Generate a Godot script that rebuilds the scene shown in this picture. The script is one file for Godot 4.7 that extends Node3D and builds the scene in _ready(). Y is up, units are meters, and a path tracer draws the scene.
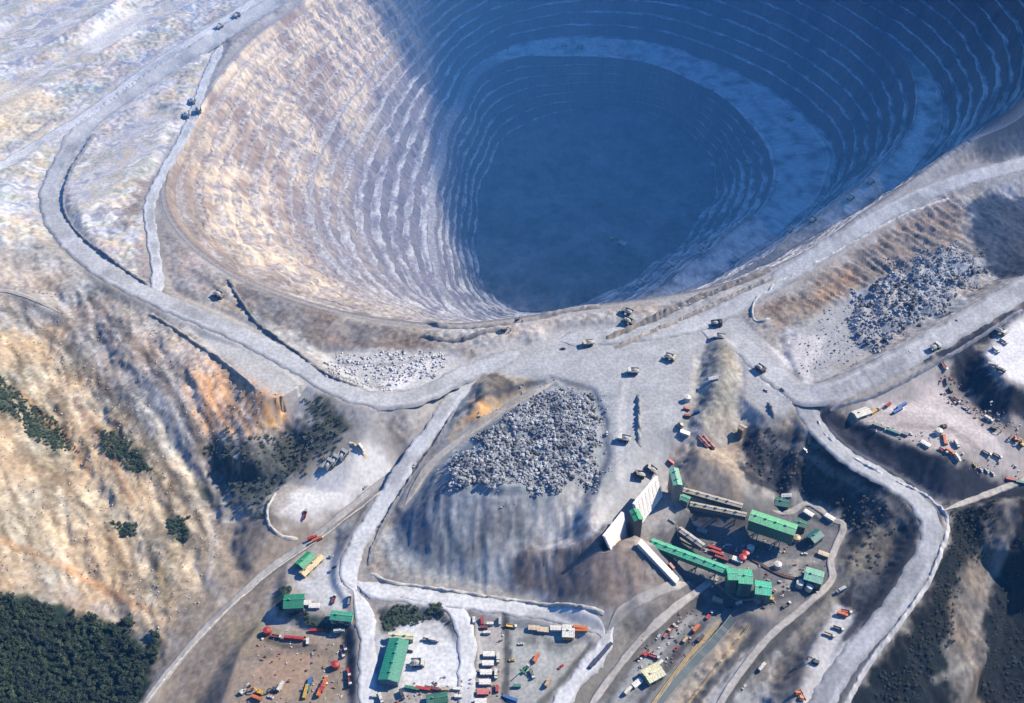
extends Node3D
# An open-pit copper mine from the air: one unit is one metre, the haul-road plateau lies at y = 0.

func _ready() -> void:
	# camera
	var cam := Camera3D.new(); cam.name = "camera"
	cam.position = Vector3(0, 750, 833); cam.rotation_degrees.x = -42.0
	cam.fov = 35.0; cam.near = 1.0; cam.far = 16000.0
	add_child(cam); cam.current = true
	# sky, air and exposure
	var env := Environment.new()
	env.background_mode = Environment.BG_SKY
	var sm := ProceduralSkyMaterial.new()
	sm.sky_top_color = Color(0.24, 0.50, 0.86); sm.sky_horizon_color = Color(0.68, 0.83, 0.95)
	sm.ground_bottom_color = Color(0.25, 0.27, 0.3); sm.ground_horizon_color = Color(0.58, 0.78, 0.95)
	sm.sky_curve = 0.18; sm.sky_energy_multiplier = 0.72
	env.sky = Sky.new(); env.sky.sky_material = sm
	env.tonemap_mode = Environment.TONE_MAPPER_LINEAR
	env.tonemap_exposure = 2.75
	env.sdfgi_enabled = true; env.ssao_enabled = true; env.ssil_enabled = true
	env.fog_enabled = true; env.fog_density = 0.00003; env.fog_light_color = Color(0.36, 0.68, 1.0)
	env.volumetric_fog_enabled = true; env.volumetric_fog_density = 0.0
	var we := WorldEnvironment.new(); we.name = "world_environment"; we.environment = env; add_child(we)
	var sun := DirectionalLight3D.new(); sun.name = "sun"
	sun.look_at_from_position(Vector3(0.70, 0.64, -0.315), Vector3.ZERO)
	sun.light_energy = 1.4; sun.light_color = Color(1.0, 0.95, 0.87); sun.light_angular_distance = 0.5; sun.shadow_enabled = true
	add_child(sun)

	var haze := FogVolume.new(); haze.name = "pit_haze"; haze.shape = RenderingServer.FOG_VOLUME_SHAPE_ELLIPSOID
	haze.size = Vector3(2600, 560, 1700); haze.position = Vector3(0, -20, -880)
	var fm := FogMaterial.new(); fm.density = 0.00050; fm.albedo = Color(0.38, 0.68, 1.0); haze.material = fm
	haze.set_meta("kind", "stuff"); add_child(haze)

	# clouds out of view, placed and sized to shade the pit
	var cm := FogMaterial.new(); cm.density = 0.010; cm.albedo = Color(1, 1, 1)
	for c in [[Vector3(1767, 1150, -1440), Vector3(1060, 320, 1180)], [Vector3(1210, 1150, -1560), Vector3(640, 240, 560)]]:
		var cloud_out_of_view := FogVolume.new(); cloud_out_of_view.name = numbered("cloud_out_of_view"); cloud_out_of_view.shape = RenderingServer.FOG_VOLUME_SHAPE_ELLIPSOID
		cloud_out_of_view.position = c[0]; cloud_out_of_view.size = c[1]; cloud_out_of_view.material = cm
		cloud_out_of_view.set_meta("kind", "stuff"); add_child(cloud_out_of_view)

	# ---- the lie of the land
	set_noises()
	fit_land([-692, 95, -604, -554, 74, -529, -632, 69, -406, -491, 72, -592, -402, 70, -692, -578, 64, -467, -551, 52, -154, -553, 48, -238, -518, 34, -40, -465, 22, -55, -486, 22, 65, -442, 0, 42, -460, 8, 154, -418, -14, 134, -439, -22, 243, -386, -44, 237, -391, 14, -2, -353, 9, 37, -305, -4, 92, -354, -22, 140, -306, -40, 160, -270, -45, 162, -252, -53, 213, -290, -62, 255, -309, -70, 290, -382, -62, 296, -421, -40, 310, -413, -62, 355, -342, -86, 341, -351, -44, 204, -241, -31, 146, -201, -24, 109, -248, -24, 112, -280, -28, 119, -261, -42, 159, -261, 0, 70, -228, -5, 89, -294, 4, 67, -210, -12, 98, -265, 11, 39, -168, -16, 97, -164, -4, 79, -444, 32, -221, -432, 29, -131, -356, 24, -120, -305, 16, -46, -179, 4, 32, -91, 0, 27, -132, 0, 13, -221, -60, 297, -178, -55, 300, -170, -58, 357, -255, -74, 348, -107, -40, 229, -63, -44, 237, -10, -46, 246, 41, -47, 256, 84, -47, 269, -83, -38, 186, 17, -2, 108] + [120, 0, 96, 129, 0, -2, 59, -36, 232, 112, -40, 229, 173, -10, 138, 215, -24, 112, 243, -34, 129, 269, -30, 132, 314, -36, 187, 327, -38, 208, 310, -22, 152, 298, -44, 226, 270, -52, 283, 310, -42, 249, 187, -46, 202, 233, -46, 246, 149, -55, 300, 88, -58, 336, 187, -60, 335, 223, -60, 316, 135, -62, 355, 7, -52, 321, -67, -50, 332, 355, 6, -74, 441, 10, -120, 504, 12, -118, 550, 14, -115, 481, 22, -196, 397, 14, -169, 331, 6, -108, 292, 2, -15, 534, 22, -187, 559, 52, -312, 605, 72, -329, 600, 130, -366, 671, 46, -304, 467, 2, 72, 553, 0, 96, 544, 18, 3, 415, -22, 140, 408, -44, 181, 458, -52, 174, 403, -88, 237, 461, -108, 244, 353, -80, 284, 316, -92, 337, 386, -118, 322, 450, -135, 312, 548, -90, 191, -1000, 140, -900, -1000, 60, -300, -1000, 30, 100, -1000, -20, 400, -700, -140, 700, 0, -120, 700, 500, -190, 700, 1000, -170, 500, 1100, -40, 0, 1100, 90, -400, 950, 190, -750, 700, 250, -1060, 400, 250, -1300, 0, 210, -1300, -400, 150, -1250, -700, 150, -1000, 560, 190, -960, 120, 150, -1180, 1300, 240, -900])  # out-of-view heights behind the far rim are raised to shade the pit
	lay_land()
	var pads := [
		[13.5, 0.55, [-380, -78, -346, -65, -277, -33, -213, 16, -187, 53, -196, 81, -230, 81, -294, 13]],
		[84, 0.9, [-740, -509, -666, -597, -618, -763, -865, -837]],
		[74, 0.9, [-628, -474, -589, -558, -521, -717, -588, -751, -648, -619, -705, -474]],
		[66, 0.9, [-618, -362, -572, -450, -521, -546, -440, -668, -417, -770, -469, -735, -552, -560, -618, -437, -667, -362]],
		[40, 0.6, [-507, -250, -491, -314, -454, -408, -422, -408, -426, -292, -456, -229, -476, -180]],
		[0, 0.75, [-41, 30, 28, -14, 133, -46, 197, -62, 239, -52, 279, 30, 278, 72, 243, 96, 223, 67, 237, 1, 214, -24, 182, 7, 171, 70, 154, 103, 143, 137, 130, 166, 96, 210, 78, 234, 75, 194, 91, 141, 89, 86, 64, 50, 8, 36]],
		[-3, 0.72, [-54, 154, -58, 180, -11, 191, 42, 185, 78, 154, 88, 100, 78, 55, 37, 39, -7, 83]],
		[-32, 0.45, [-223, 167, -197, 143, -163, 111, -145, 89, -118, 105, -104, 124, -131, 155, -172, 191, -198, 196, -216, 185]],
		[1, 0.75, [-195, 2, -132, 2, -62, 2, -41, 26, -70, 48, -117, 65, -162, 54]],
		[-46, 0.75, [123, 215, 164, 165, 212, 155, 259, 150, 306, 173, 288, 224, 269, 265, 227, 282, 193, 282, 161, 267, 135, 254]],
		[-50, 0.75, [-115, 284, -61, 276, -43, 313, -37, 362, -56, 381, -113, 381]],
		[-51, 0.75, [-30, 275, -6, 277, -7, 380, -30, 380]],
		[-52, 0.75, [0, 283, 66, 293, 46, 331, 26, 358, -6, 371]],
		[-55, 0.75, [-213, 283, -141, 289, -126, 378, -234, 378, -226, 310]],
		[-47, 0.75, [-198, 224, -159, 201, -141, 256, -142, 288, -176, 278, -198, 272]],
		[-57, 0.75, [112, 299, 163, 263, 193, 263, 151, 318, 105, 377, 69, 377]],
		[-5, 0.75, [320, 82, 385, 45, 422, 16, 434, 25, 446, 67, 495, 107, 474, 167, 428, 155, 384, 135, 344, 110]],
		[17, 0.75, [463, 23, 489, -10, 547, -61, 538, 60, 494, 90, 470, 57]],
		[2, 0.75, [279, 0, 329, -66, 378, -79, 374, 0, 311, 38, 281, 44]],
		[-50, 0.75, [280, 264, 293, 276, 277, 323, 237, 381, 213, 381, 248, 313]]]
	for p in pads: level(p[2], p[0], p[1])
	var centre := Vector2(129, -522)
	var rim := contour([-74, 0, -41, -122, 0, -50, -174, 2, -59, -234, 8, -80, -292, 15, -104, -339, 22, -140, -383, 28, -197, -401, 31, -243, -401, 33, -292, -396, 36, -378, -385, 42, -455, -363, 48, -538, -301, 54, -668, -201, 62, -834, -52, 80, -1013, 148, 110, -1113, 312, 130, -1100, 450, 150, -968, 548, 165, -759, 629, 168, -578, 656, 145, -452, 635, 112, -376, 597, 78, -341, 521, 44, -314, 455, 31, -257, 395, 21, -213, 316, 10, -149, 246, 3, -114, 179, 0, -93, 93, 0, -77, 8, 0, -55], centre)
	var rim_line := PackedVector3Array(); var rim_flat := PackedVector2Array(); var hole := PackedVector2Array()
	for s in range(0, STEPS + 1, 4):
		var d := Vector2.from_angle(TAU * s / STEPS); var r: float = rim[0][s % STEPS]
		rim_line.append(Vector3(centre.x + r * d.x, rim[1][s % STEPS], centre.y + r * d.y))
		if s < STEPS: hole.append(centre + d * (r + 4.0))
	road_bed(rim_line, 9.0, 1.0, 26.0)
	var roads := [
		["haul_road", "wide grey haul road climbing along the left crest of the pit", 12, [8, 0, 1, -51, -1, 35, -89, 1, 64, -126, 4, 74, -170, 8, 61, -207, 12, 35, -272, 15, -8, -368, 22, -58, -436, 27, -102, -492, 32, -160, -522, 36, -215, -528, 40, -281, -519, 44, -353, -483, 48, -431, -416, 54, -541, -307, 60, -721]],
		["haul_road", "upper grey haul road leaving the top left corner towards the crest", 9, [-619, 52, -221, -589, 50, -264, -551, 50, -327, -518, 50, -386, -469, 57, -485, -415, 62, -574, -346, 66, -694]],
		["haul_road", "narrow pale road dropping from the crest to the bend on the left", 7, [-365, 22, -58, -376, 24, -102, -395, 27, -161, -410, 29, -216, -408, 32, -283, -400, 35, -356, -399, 39, -435, -398, 44, -491, -391, 52, -559]],
		["haul_road", "grey road along the right rim of the pit", 14, [49, 0, -17, 184, 0, -41, 266, 5, -92, 350, 14, -156, 442, 24, -221, 520, 31, -261, 603, 37, -290, 708, 43, -336]],
		["haul_road", "grey haul road rising to the right edge below the rubble fill", 15, [194, 0, -36, 231, 0, -10, 258, 0, 35, 288, 2, 65, 348, 8, 44, 426, 17, -1, 529, 28, -67, 642, 40, -138]],
		["haul_road", "pale haul road curving down the dark slope at lower right", 10, [278, 2, 58, 286, -5, 98, 308, -11, 131, 340, -16, 155, 364, -22, 175, 372, -28, 203, 350, -34, 244, 318, -40, 283, 282, -47, 317, 254, -53, 350, 230, -60, 388]],
		["haul_road", "grey road bending down past the stockpile to the service yards", 9, [-32, -1, 20, -58, -6, 63, -73, -11, 92, -94, -20, 123, -109, -28, 153, -124, -34, 183, -139, -39, 219, -142, -42, 243, -134, -44, 260]],
		["access_road", "pale road under the stockpile running right towards the conveyors", 8, [-139, -43, 248, -118, -44, 258, -87, -45, 263, -53, -46, 267, -10, -47, 273, 41, -48, 282, 72, -49, 293, 78, -50, 304]],
		["service_road", "light track climbing from the junction towards the sloping white wall", 4.5, [79, -49, 297, 93, -49, 281, 118, -47, 268, 154, -46, 248]],
		["access_road", "pale road curving round the long green roofed workshop", 8, [-109, -45, 257, -66, -46, 265, -46, -47, 280, -38, -49, 304, -37, -50, 332, -36, -52, 375]],
		["access_road", "pale straight road left of the long green roofed workshop", 8, [-136, -44, 256, -125, -46, 282, -119, -48, 315, -114, -51, 376]],
		["access_road", "pale road leaving the junction towards the bottom edge", 8, [84, -49, 292, 75, -51, 311, 53, -53, 339, 30, -55, 370]],
		["service_road", "narrow tan road with a pipeline running to the bottom left corner", 4, [-103, -29, 128, -140, -37, 163, -181, -46, 202, -214, -53, 228, -237, -58, 253, -263, -65, 284, -286, -73, 318, -307, -80, 355]],
		["service_road", "narrow light track between the ditch and the small yard", 3.5, [184, -46, 237, 155, -49, 260, 131, -51, 280, 109, -53, 300, 84, -56, 330, 57, -60, 367]],
		["service_road", "narrow track circling the plant buildings on their right", 3.5, [239, -46, 172, 256, -46, 170, 272, -45, 161, 283, -45, 168, 292, -45, 181, 301, -45, 185, 290, -46, 208, 281, -46, 226, 278, -47, 245, 246, -50, 274, 215, -53, 299, 182, -58, 336, 160, -62, 366]],
		["service_road", "faint track crossing the dark slope to the right edge", 3.5, [389, -27, 183, 433, -30, 163, 493, -32, 136]],
		["stockpile_track", "narrow dark edged track along the left side of the stockpile", 4.5, [43, -1, 42, -7, -5, 77, -53, -12, 115, -78, -20, 139, -97, -29, 176]],
		["service_road", "faint track crossing the pale scree at the left edge", 3, [-553, 36, -54, -512, 34, -53, -485, 30, -45, -458, 24, -33]]]
	var lines := []
	for d in roads:
		var q := smooth_line(d[3]); lines.append(q)
		road_bed(q, d[2] + 1.0, 0.5 if lines.size() == 1 else 0.75, 125.0 if lines.size() == 1 else 70.0)
	level([80, 235, 96, 211, 109, 199, 132, 166, 156, 168, 160, 186, 126, 218, 106, 216], -30.0, 6.0, 14.0, 0.0, -0.25)
	for h in [[4, [211, 8, -4, 204, 9, 44, 192, 5, 77, 178, 2, 98]], [2, [-21, 9, 53, -33, 1, 81]], [6, [178, -6, 132, 199, -13, 148]], [3, [14, -27, 231, 50, -18, 230, 74, -7, 231, 84, -3, 226]], [3, [80, -10, 231, 101, -14, 236, 117, -24, 243, 131, -35, 251]], [3, [-161, 5, 80, -173, 6, 78]]]: heap(h[1], h[0])
	for p in [[-115, 173, -59, 149, 44, 166, 92, 118, 102, 173, 82, 219, 105, 224, 133, 263, 93, 293, -27, 278, -113, 251], [167, 111, 219, 111, 216, 161, 167, 184, 143, 149], [-299, 168, -154, 179, -128, 366, -305, 366], [298, 77, 479, 166, 471, 189, 392, 183, 340, 141]]: graded(p)
	weather(4)
	level([80, 235, 96, 211, 109, 199, 132, 166, 156, 168, 160, 186, 126, 218, 106, 216], -30.0, 6.0, 14.0, 0.0, -0.25)
	for g in [[[-475, 0, -68, -409, 0, 1, -335, 0, 90, -260, 0, 194, -232, 0, 247], 3.5, 7], [[-508, 0, 49, -451, 0, 76, -400, 0, 135, -352, 0, 194, -322, 0, 228], 4, 8], [[-402, 0, 72, -360, 0, 122, -305, 0, 189, -271, 0, 244], 3, 6], [[-366, 0, -10, -310, 0, 63, -276, 0, 129, -245, 0, 194], 3, 6], [[-469, 0, 159, -401, 0, 206, -351, 0, 259, -299, 0, 304], 2.5, 6], [[-505, 0, -33, -434, 0, 35, -395, 0, 70], 2.5, 5]]: gully(g[0], g[1], g[2])
	for g in [[[-101, 173, -58, 164, 44, 168, 91, 131, 83, 196, 50, 240, -27, 271, -96, 251, -111, 224], Vector2(1, 0), 9.0, 1.6], [[3, 232, 82, 220, 112, 228, 133, 258, 83, 284, 7, 266], Vector2(1, 0), 7.0, 1.2], [[269, -67, 441, -206, 519, -261, 530, -220, 471, -154, 392, -100, 330, -59], Vector2(0.8, -0.6), 10.0, 3], [[293, 91, 359, 130, 430, 155, 475, 170, 471, 182, 384, 173, 345, 149], Vector2(0.87, 0.5), 8.0, 1.6], [[434, 18, 466, 25, 477, 50, 501, 80, 489, 114, 444, 95], Vector2(0.8, 0.6), 8.0, 1.6]]: flutes(g[0], g[1], g[2], g[3])
	roughen()
	humps([-58, 155, -55, 181, -11, 189, 42, 185, 76, 154, 85, 105, 75, 62, 37, 51, -9, 89], 14.0, 4.5); humps([369, -78, 422, -133, 476, -159, 514, -135, 468, -70, 410, -26, 367, 8, 348, -1, 345, -44], 13.0, 3.5)
	if DUMP:
		for j in range(0, NZ, 4):
			var row := PackedStringArray(["ROW"])
			for i in range(0, NX, 4): row.append("%.1f" % hh[j * NX + i])
			print(" ".join(row))
		return
	base_colours()
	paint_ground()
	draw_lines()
	speckle()
	var ramp_out := contour([79, -95, -877, 210, -98, -869, 331, -102, -788, 423, -106, -678, 463, -112, -560, 433, -116, -463, 372, -122, -388, 296, -128, -323, 211, -134, -259, 108, -138, -202, 10, -142, -206, -58, -146, -224, -92, -144, -277, -109, -138, -354, -113, -130, -435, -104, -120, -546, -87, -110, -670, -51, -100, -794, 5, -96, -854], centre); var ramp_in := contour([77, -97, -815, 205, -100, -807, 293, -104, -736, 356, -109, -616, 368, -114, -510, 341, -118, -429, 290, -124, -375, 231, -130, -318, 161, -136, -251, 83, -140, -204, 10, -144, -209, -50, -148, -227, -82, -146, -276, -98, -140, -352, -102, -132, -433, -94, -122, -544, -76, -112, -668, -38, -102, -784, 13, -98, -820], centre); var floor_edge := contour([79, -180, -786, 162, -180, -805, 249, -180, -773, 302, -182, -673, 304, -182, -575, 263, -182, -485, 197, -182, -390, 130, -182, -324, 63, -182, -283, 4, -182, -279, -32, -182, -324, -47, -182, -401, -46, -182, -497, -34, -182, -616, 5, -181, -731], centre)
	var ground_mat := ground_material()
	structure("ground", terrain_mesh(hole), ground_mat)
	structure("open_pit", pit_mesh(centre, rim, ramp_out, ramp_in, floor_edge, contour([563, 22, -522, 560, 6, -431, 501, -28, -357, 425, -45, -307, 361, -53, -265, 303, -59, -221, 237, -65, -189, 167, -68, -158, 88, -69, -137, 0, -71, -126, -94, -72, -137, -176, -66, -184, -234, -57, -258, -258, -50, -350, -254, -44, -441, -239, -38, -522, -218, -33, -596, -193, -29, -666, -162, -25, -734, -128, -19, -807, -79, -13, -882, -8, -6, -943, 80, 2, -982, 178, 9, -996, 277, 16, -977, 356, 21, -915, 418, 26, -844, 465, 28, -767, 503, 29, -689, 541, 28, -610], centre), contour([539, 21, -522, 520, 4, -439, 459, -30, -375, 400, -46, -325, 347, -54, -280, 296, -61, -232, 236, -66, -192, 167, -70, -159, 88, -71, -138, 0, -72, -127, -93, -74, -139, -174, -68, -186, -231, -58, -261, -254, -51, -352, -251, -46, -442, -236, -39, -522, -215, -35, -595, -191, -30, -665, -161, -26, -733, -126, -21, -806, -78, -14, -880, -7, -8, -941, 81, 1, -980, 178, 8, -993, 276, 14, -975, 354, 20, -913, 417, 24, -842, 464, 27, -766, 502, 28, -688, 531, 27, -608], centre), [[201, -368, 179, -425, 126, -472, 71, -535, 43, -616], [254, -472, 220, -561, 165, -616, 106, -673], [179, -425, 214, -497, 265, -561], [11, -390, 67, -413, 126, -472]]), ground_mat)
	structure("mountains", country_mesh(centre, rim[0]), ground_mat)
	lay_roads(roads, lines)
	build_things()

const DUMP := false

func paint_ground() -> void:
	patchwork([-941, -922, -305, -922, -388, -563, -387, -428, -415, -255, -364, -44, -428, -94, -485, -147, -587, -77], Vector2(0.80, -0.60))
	stain_or_shade([-1471, -1207, -1460, -1214, -1464, -1209], Color(0.055, 0.06, 0.07), 8.0, 8.0, 0)
	stain_or_shade([-571, -537, -539, -624, -503, -637, -506, -541, -543, -503], Color(0.5, 0.49, 0.47), 6.0, 8.0, 0.7)
	stain_or_shade([-665, -434, -578, -421, -539, -366, -572, -318, -617, -285], Color(0.42, 0.37, 0.28), 8.0, 12.0, 0.7)
	stain_or_shade([-415, -279, -429, -251, -435, -175, -422, -169, -414, -235], Color(0.2, 0.17, 0.15), 5.0, 8.0, 0.9)
	stain_or_shade([-406, -152, -385, -116, -388, -78, -409, -114], Color(0.26, 0.21, 0.19), 5.0, 8.0, 0.7)
	stain_or_shade([-371, -164, -327, -134, -308, -61, -345, -67, -368, -103], Color(0.23, 0.2, 0.19), 6.0, 8.0, 0.7)
	stain_or_shade([-584, -68, -471, -81, -369, -41, -239, 79, -202, 82, -261, 158, -351, 101, -452, -3, -565, -12], Color(0.22, 0.205, 0.19), 18.0, 16.0, 0.95)
	stain_or_shade([-555, 16, -455, -16, -353, 90, -269, 175, -243, 218, -301, 289, -390, 255, -474, 278], Color(0.29, 0.235, 0.165), 16.0, 16.0, 0.95)
	stain_or_shade([-473, 166, -399, 141, -314, 169, -314, 218, -396, 229, -461, 213], Color(0.37, 0.31, 0.225), 20.0, 16.0, 0.7)
	stain_or_shade([-457, 229, -384, 249, -312, 277, -335, 289, -401, 276, -445, 276], Color(0.3, 0.22, 0.15), 10.0, 12.0, 0.6)
	stain_or_shade([-474, -70, -431, -58, -391, 3, -421, 6, -457, -26], Color(0.17, 0.15, 0.14), 8.0, 10.0, 0.6)
	stain_or_shade([-427, 1, -372, 44, -329, 90, -352, 95, -409, 36], Color(0.13, 0.12, 0.115), 6.0, 9.0, 0.75)
	stain_or_shade([-364, -15, -306, 27, -282, 97, -229, 176, -249, 179, -304, 107, -366, 23], Color(0.24, 0.2, 0.18), 8.0, 8.0, 0.7)
	stain_or_shade([-328, 13, -260, 38, -209, 76, -216, 100, -249, 118, -291, 102, -309, 65], Color(0.44, 0.27, 0.15), 9.0, 8.0, 0.95)
	stain_or_shade([-236, 94, -218, 80, -220, 96, -235, 108], Color(0.46, 0.28, 0.12), 4.0, 6.0, 0.9)
	stain_or_shade([-401, -42, -369, -35, -289, 39, -312, 45], Color(0.33, 0.32, 0.3), 6.0, 8.0, 0.6)
	stain_or_shade([-291, 105, -245, 111, -210, 94, -172, 92, -156, 113, -174, 128, -219, 153, -226, 186, -265, 162, -288, 130], Color(0.045, 0.05, 0.048), 9.0, 10.0, 0.95)  # dark scrub slope, with its shade painted into the colour
	stain_or_shade([-202, 72, -179, 70, -158, 91, -150, 104, -171, 105, -196, 88], Color(0.05, 0.055, 0.045), 6.0, 8.0, 0.9)
	stain_or_shade([-511, 43, -472, 60, -435, 85, -398, 125, -423, 130, -457, 109, -496, 87], Color(0.028, 0.045, 0.035), 6.0, 7.0, 0.97)
	stain_or_shade([-396, 93, -365, 104, -327, 140, -354, 141, -380, 125], Color(0.028, 0.045, 0.035), 5.0, 6.0, 0.97)
	stain_or_shade([-364, 185, -337, 189, -339, 200, -358, 197], Color(0.035, 0.05, 0.035), 4.0, 5.0, 0.9)
	stain_or_shade([-318, 173, -290, 178, -291, 201, -309, 198], Color(0.04, 0.05, 0.04), 4.0, 5.0, 0.9)
	stain_or_shade([-296, 139, -265, 162, -274, 169, -296, 159], Color(0.035, 0.045, 0.04), 4.0, 5.0, 0.9)
	stain_or_shade([-263, 194, -249, 198, -245, 213, -257, 213], Color(0.05, 0.055, 0.045), 3.0, 4.0, 0.9)
	stain_or_shade([-352, 202, -298, 211, -300, 246, -328, 237], Color(0.14, 0.12, 0.1), 6.0, 8.0, 0.7)
	stain_or_shade([-324, 220, -304, 218, -300, 246, -316, 244], Color(0.36, 0.26, 0.12), 4.0, 6.0, 0.7)
	stain_or_shade([-286, 177, -228, 175, -165, 182, -140, 162, -188, 223, -209, 260, -216, 319, -250, 366, -304, 358, -292, 290, -258, 237], Color(0.2, 0.165, 0.13), 14.0, 12.0, 0.9)
	stain_or_shade([-218, 289, -140, 294, -126, 379, -287, 361, -256, 320], Color(0.18, 0.145, 0.11), 12.0, 12.0, 0.9)
	stain_or_shade([-205, 315, -159, 314, -163, 347, -207, 347], Color(0.27, 0.18, 0.125), 8.0, 10.0, 0.6)
	stain_or_shade([-246, 281, -209, 260, -210, 300, -234, 316], Color(0.2, 0.17, 0.11), 6.0, 8.0, 0.6)
	stain_or_shade([-461, 273, -403, 267, -347, 275, -302, 294, -298, 306, -308, 358, -437, 372], Color(0.02, 0.032, 0.022), 6.0, 6.0, 1)
	stain_or_shade([-222, 166, -197, 145, -160, 125, -140, 113, -117, 117, -103, 128, -131, 152, -174, 183, -200, 190], Color(0.46, 0.455, 0.45), 8.0, 6.0, 0.9)
	stain_or_shade([-228, 170, -197, 136, -147, 106, -140, 114, -191, 149, -214, 181], Color(0.23, 0.21, 0.18), 6.0, 6.0, 0.8)
	stain_or_shade([-373, -55, -319, -40, -250, 6, -174, 66, -201, 84, -240, 66, -303, 13], Color(0.31, 0.31, 0.305), 8.0, 8.0, 0.9)
	stain_or_shade([-318, -61, -254, -17, -210, 12, -237, 27, -295, -21], Color(0.28, 0.27, 0.26), 8.0, 10.0, 0.5)
	stain_or_shade([-90, -46, 8, -59, 93, -79, 179, -95, 246, -115, 316, -147, 346, -136, 260, -69, 131, -25, 8, -3, -73, -8], Color(0.27, 0.267, 0.268), 8.0, 6.0, 0.85)
	stain_or_shade([-297, -99, -223, -73, -156, -40, -94, -21, -72, -1, -202, -2, -270, -48], Color(0.13, 0.115, 0.11), 6.0, 8.0, 0.85)
	stain_or_shade([-200, 4, -133, 1, -62, 2, -40, 19, -66, 40, -117, 64, -161, 59], Color(0.36, 0.36, 0.36), 6.0, 6.0, 0.85)
	stain_or_shade([-133, 50, -82, 16, -61, 21, -116, 57], Color(0.47, 0.46, 0.47), 3.0, 5.0, 0.8)
	stain_or_shade([-42, 27, 28, -14, 133, -48, 197, -66, 239, -52, 279, 31, 282, 71, 244, 96, 224, 65, 237, 0, 215, -24, 182, 5, 171, 68, 154, 101, 145, 125, 116, 175, 74, 222, 76, 188, 91, 140, 89, 85, 64, 48, 8, 40], Color(0.255, 0.265, 0.28), 10.0, 6.0, 0.95)
	stain_or_shade([-72, 16, 8, -15, 91, -43, 133, -45, 48, 0, -22, 34], Color(0.29, 0.29, 0.295), 12.0, 8.0, 0.7)
	stain_or_shade([130, -19, 215, -45, 250, -3, 190, -10, 168, 94, 138, 108, 141, 27], Color(0.265, 0.268, 0.275), 12.0, 8.0, 0.6)
	stain_or_shade([93, -82, 147, -88, 156, -73, 102, -58], Color(0.21, 0.185, 0.15), 6.0, 8.0, 0.7)
	stain_or_shade([-76, 141, -60, 62, 28, 30, 95, 62, 99, 140, 78, 187, 41, 239, -28, 255, -98, 238, -118, 207], Color(0.19, 0.21, 0.225), 8.0, 7.0, 0.95)
	stain_or_shade([-102, 168, -60, 177, -63, 229, -103, 223], Color(0.075, 0.09, 0.125), 9.0, 8.0, 0.6)  # left flank of the stockpile, its blue shade painted in
	stain_or_shade([38, 185, 80, 150, 78, 187, 29, 214, 7, 212], Color(0.29, 0.285, 0.275), 7.0, 6.0, 0.7)  # sunlit right flank of the stockpile, painted paler
	stain_or_shade([-37, 192, 7, 194, 3, 233, -41, 231], Color(0.23, 0.22, 0.2), 6.0, 6.0, 0.6)
	stain_or_shade([-10, 226, 7, 219, 59, 208, 80, 179, 85, 186, 68, 215, 16, 225, -6, 237], Color(0.33, 0.335, 0.35), 4.0, 4.0, 0.6)
	stain_or_shade([-118, 222, -98, 232, -80, 246, 7, 257, 74, 282, 41, 279, -27, 265, -110, 249], Color(0.22, 0.215, 0.205), 6.0, 8.0, 0.8)
	stain_or_shade([0, 233, 16, 222, 76, 227, 103, 232, 98, 269, 78, 281, 41, 270, 3, 253], Color(0.125, 0.105, 0.095), 6.0, 6.0, 0.95)
	stain_or_shade([81, 229, 105, 233, 138, 253, 100, 274, 85, 273], Color(0.19, 0.155, 0.13), 5.0, 5.0, 0.9)  # right flank of the brown tip, sunlight painted in as paler brown
	stain_or_shade([-32, 28, -2, 38, 22, 47, -7, 71, -42, 100, -58, 110, -40, 74], Color(0.24, 0.19, 0.13), 4.0, 5.0, 0.8)
	stain_or_shade([-29, 69, -19, 74, -11, 75, -30, 96, -40, 88], Color(0.48, 0.28, 0.12), 4.0, 5.0, 0.85)
	stain_or_shade([-25, 32, -7, 38, 6, 57, -12, 64, -21, 58], Color(0.07, 0.06, 0.055), 3.0, 4.0, 0.85)
	stain_or_shade([110, 234, 162, 172, 258, 153, 305, 177, 288, 224, 270, 263, 228, 279, 161, 270, 133, 260], Color(0.095, 0.095, 0.098), 8.0, 8.0, 0.9)
	stain_or_shade([166, 119, 210, 111, 219, 138, 207, 172, 163, 161, 155, 141], Color(0.255, 0.21, 0.16), 6.0, 7.0, 0.9)
	stain_or_shade([195, -11, 225, -9, 221, 67, 206, 99, 167, 106, 170, 74], Color(0.19, 0.185, 0.165), 6.0, 7.0, 0.9)
	stain_or_shade([221, 67, 245, 97, 233, 109, 211, 98], Color(0.27, 0.275, 0.28), 5.0, 6.0, 0.7)
	stain_or_shade([221, 96, 271, 102, 313, 135, 355, 173, 366, 194, 356, 234, 312, 291, 274, 315, 275, 274, 299, 226, 310, 178, 268, 149, 228, 157, 210, 142], Color(0.038, 0.039, 0.046), 6.0, 6.0, 1)  # dark slope behind the plant, shade painted into the ground colour
	stain_or_shade([294, 207, 352, 189, 341, 212, 290, 264, 253, 302, 242, 299], Color(0.1, 0.092, 0.078), 5.0, 6.0, 0.7)
	stain_or_shade([107, 301, 162, 266, 196, 265, 150, 322, 105, 375, 54, 374], Color(0.11, 0.115, 0.12), 6.0, 6.0, 0.8)
	stain_or_shade([107, 301, 127, 308, 96, 346, 101, 376, 70, 375, 71, 345], Color(0.24, 0.25, 0.25), 6.0, 6.0, 0.7)
	stain_or_shade([38, 356, 87, 292, 154, 255, 162, 262, 107, 301, 62, 374], Color(0.1, 0.095, 0.085), 8.0, 8.0, 0.8)
	stain_or_shade([198, 275, 253, 302, 224, 376, 150, 372, 189, 318], Color(0.06, 0.065, 0.07), 7.0, 7.0, 0.7)
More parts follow.
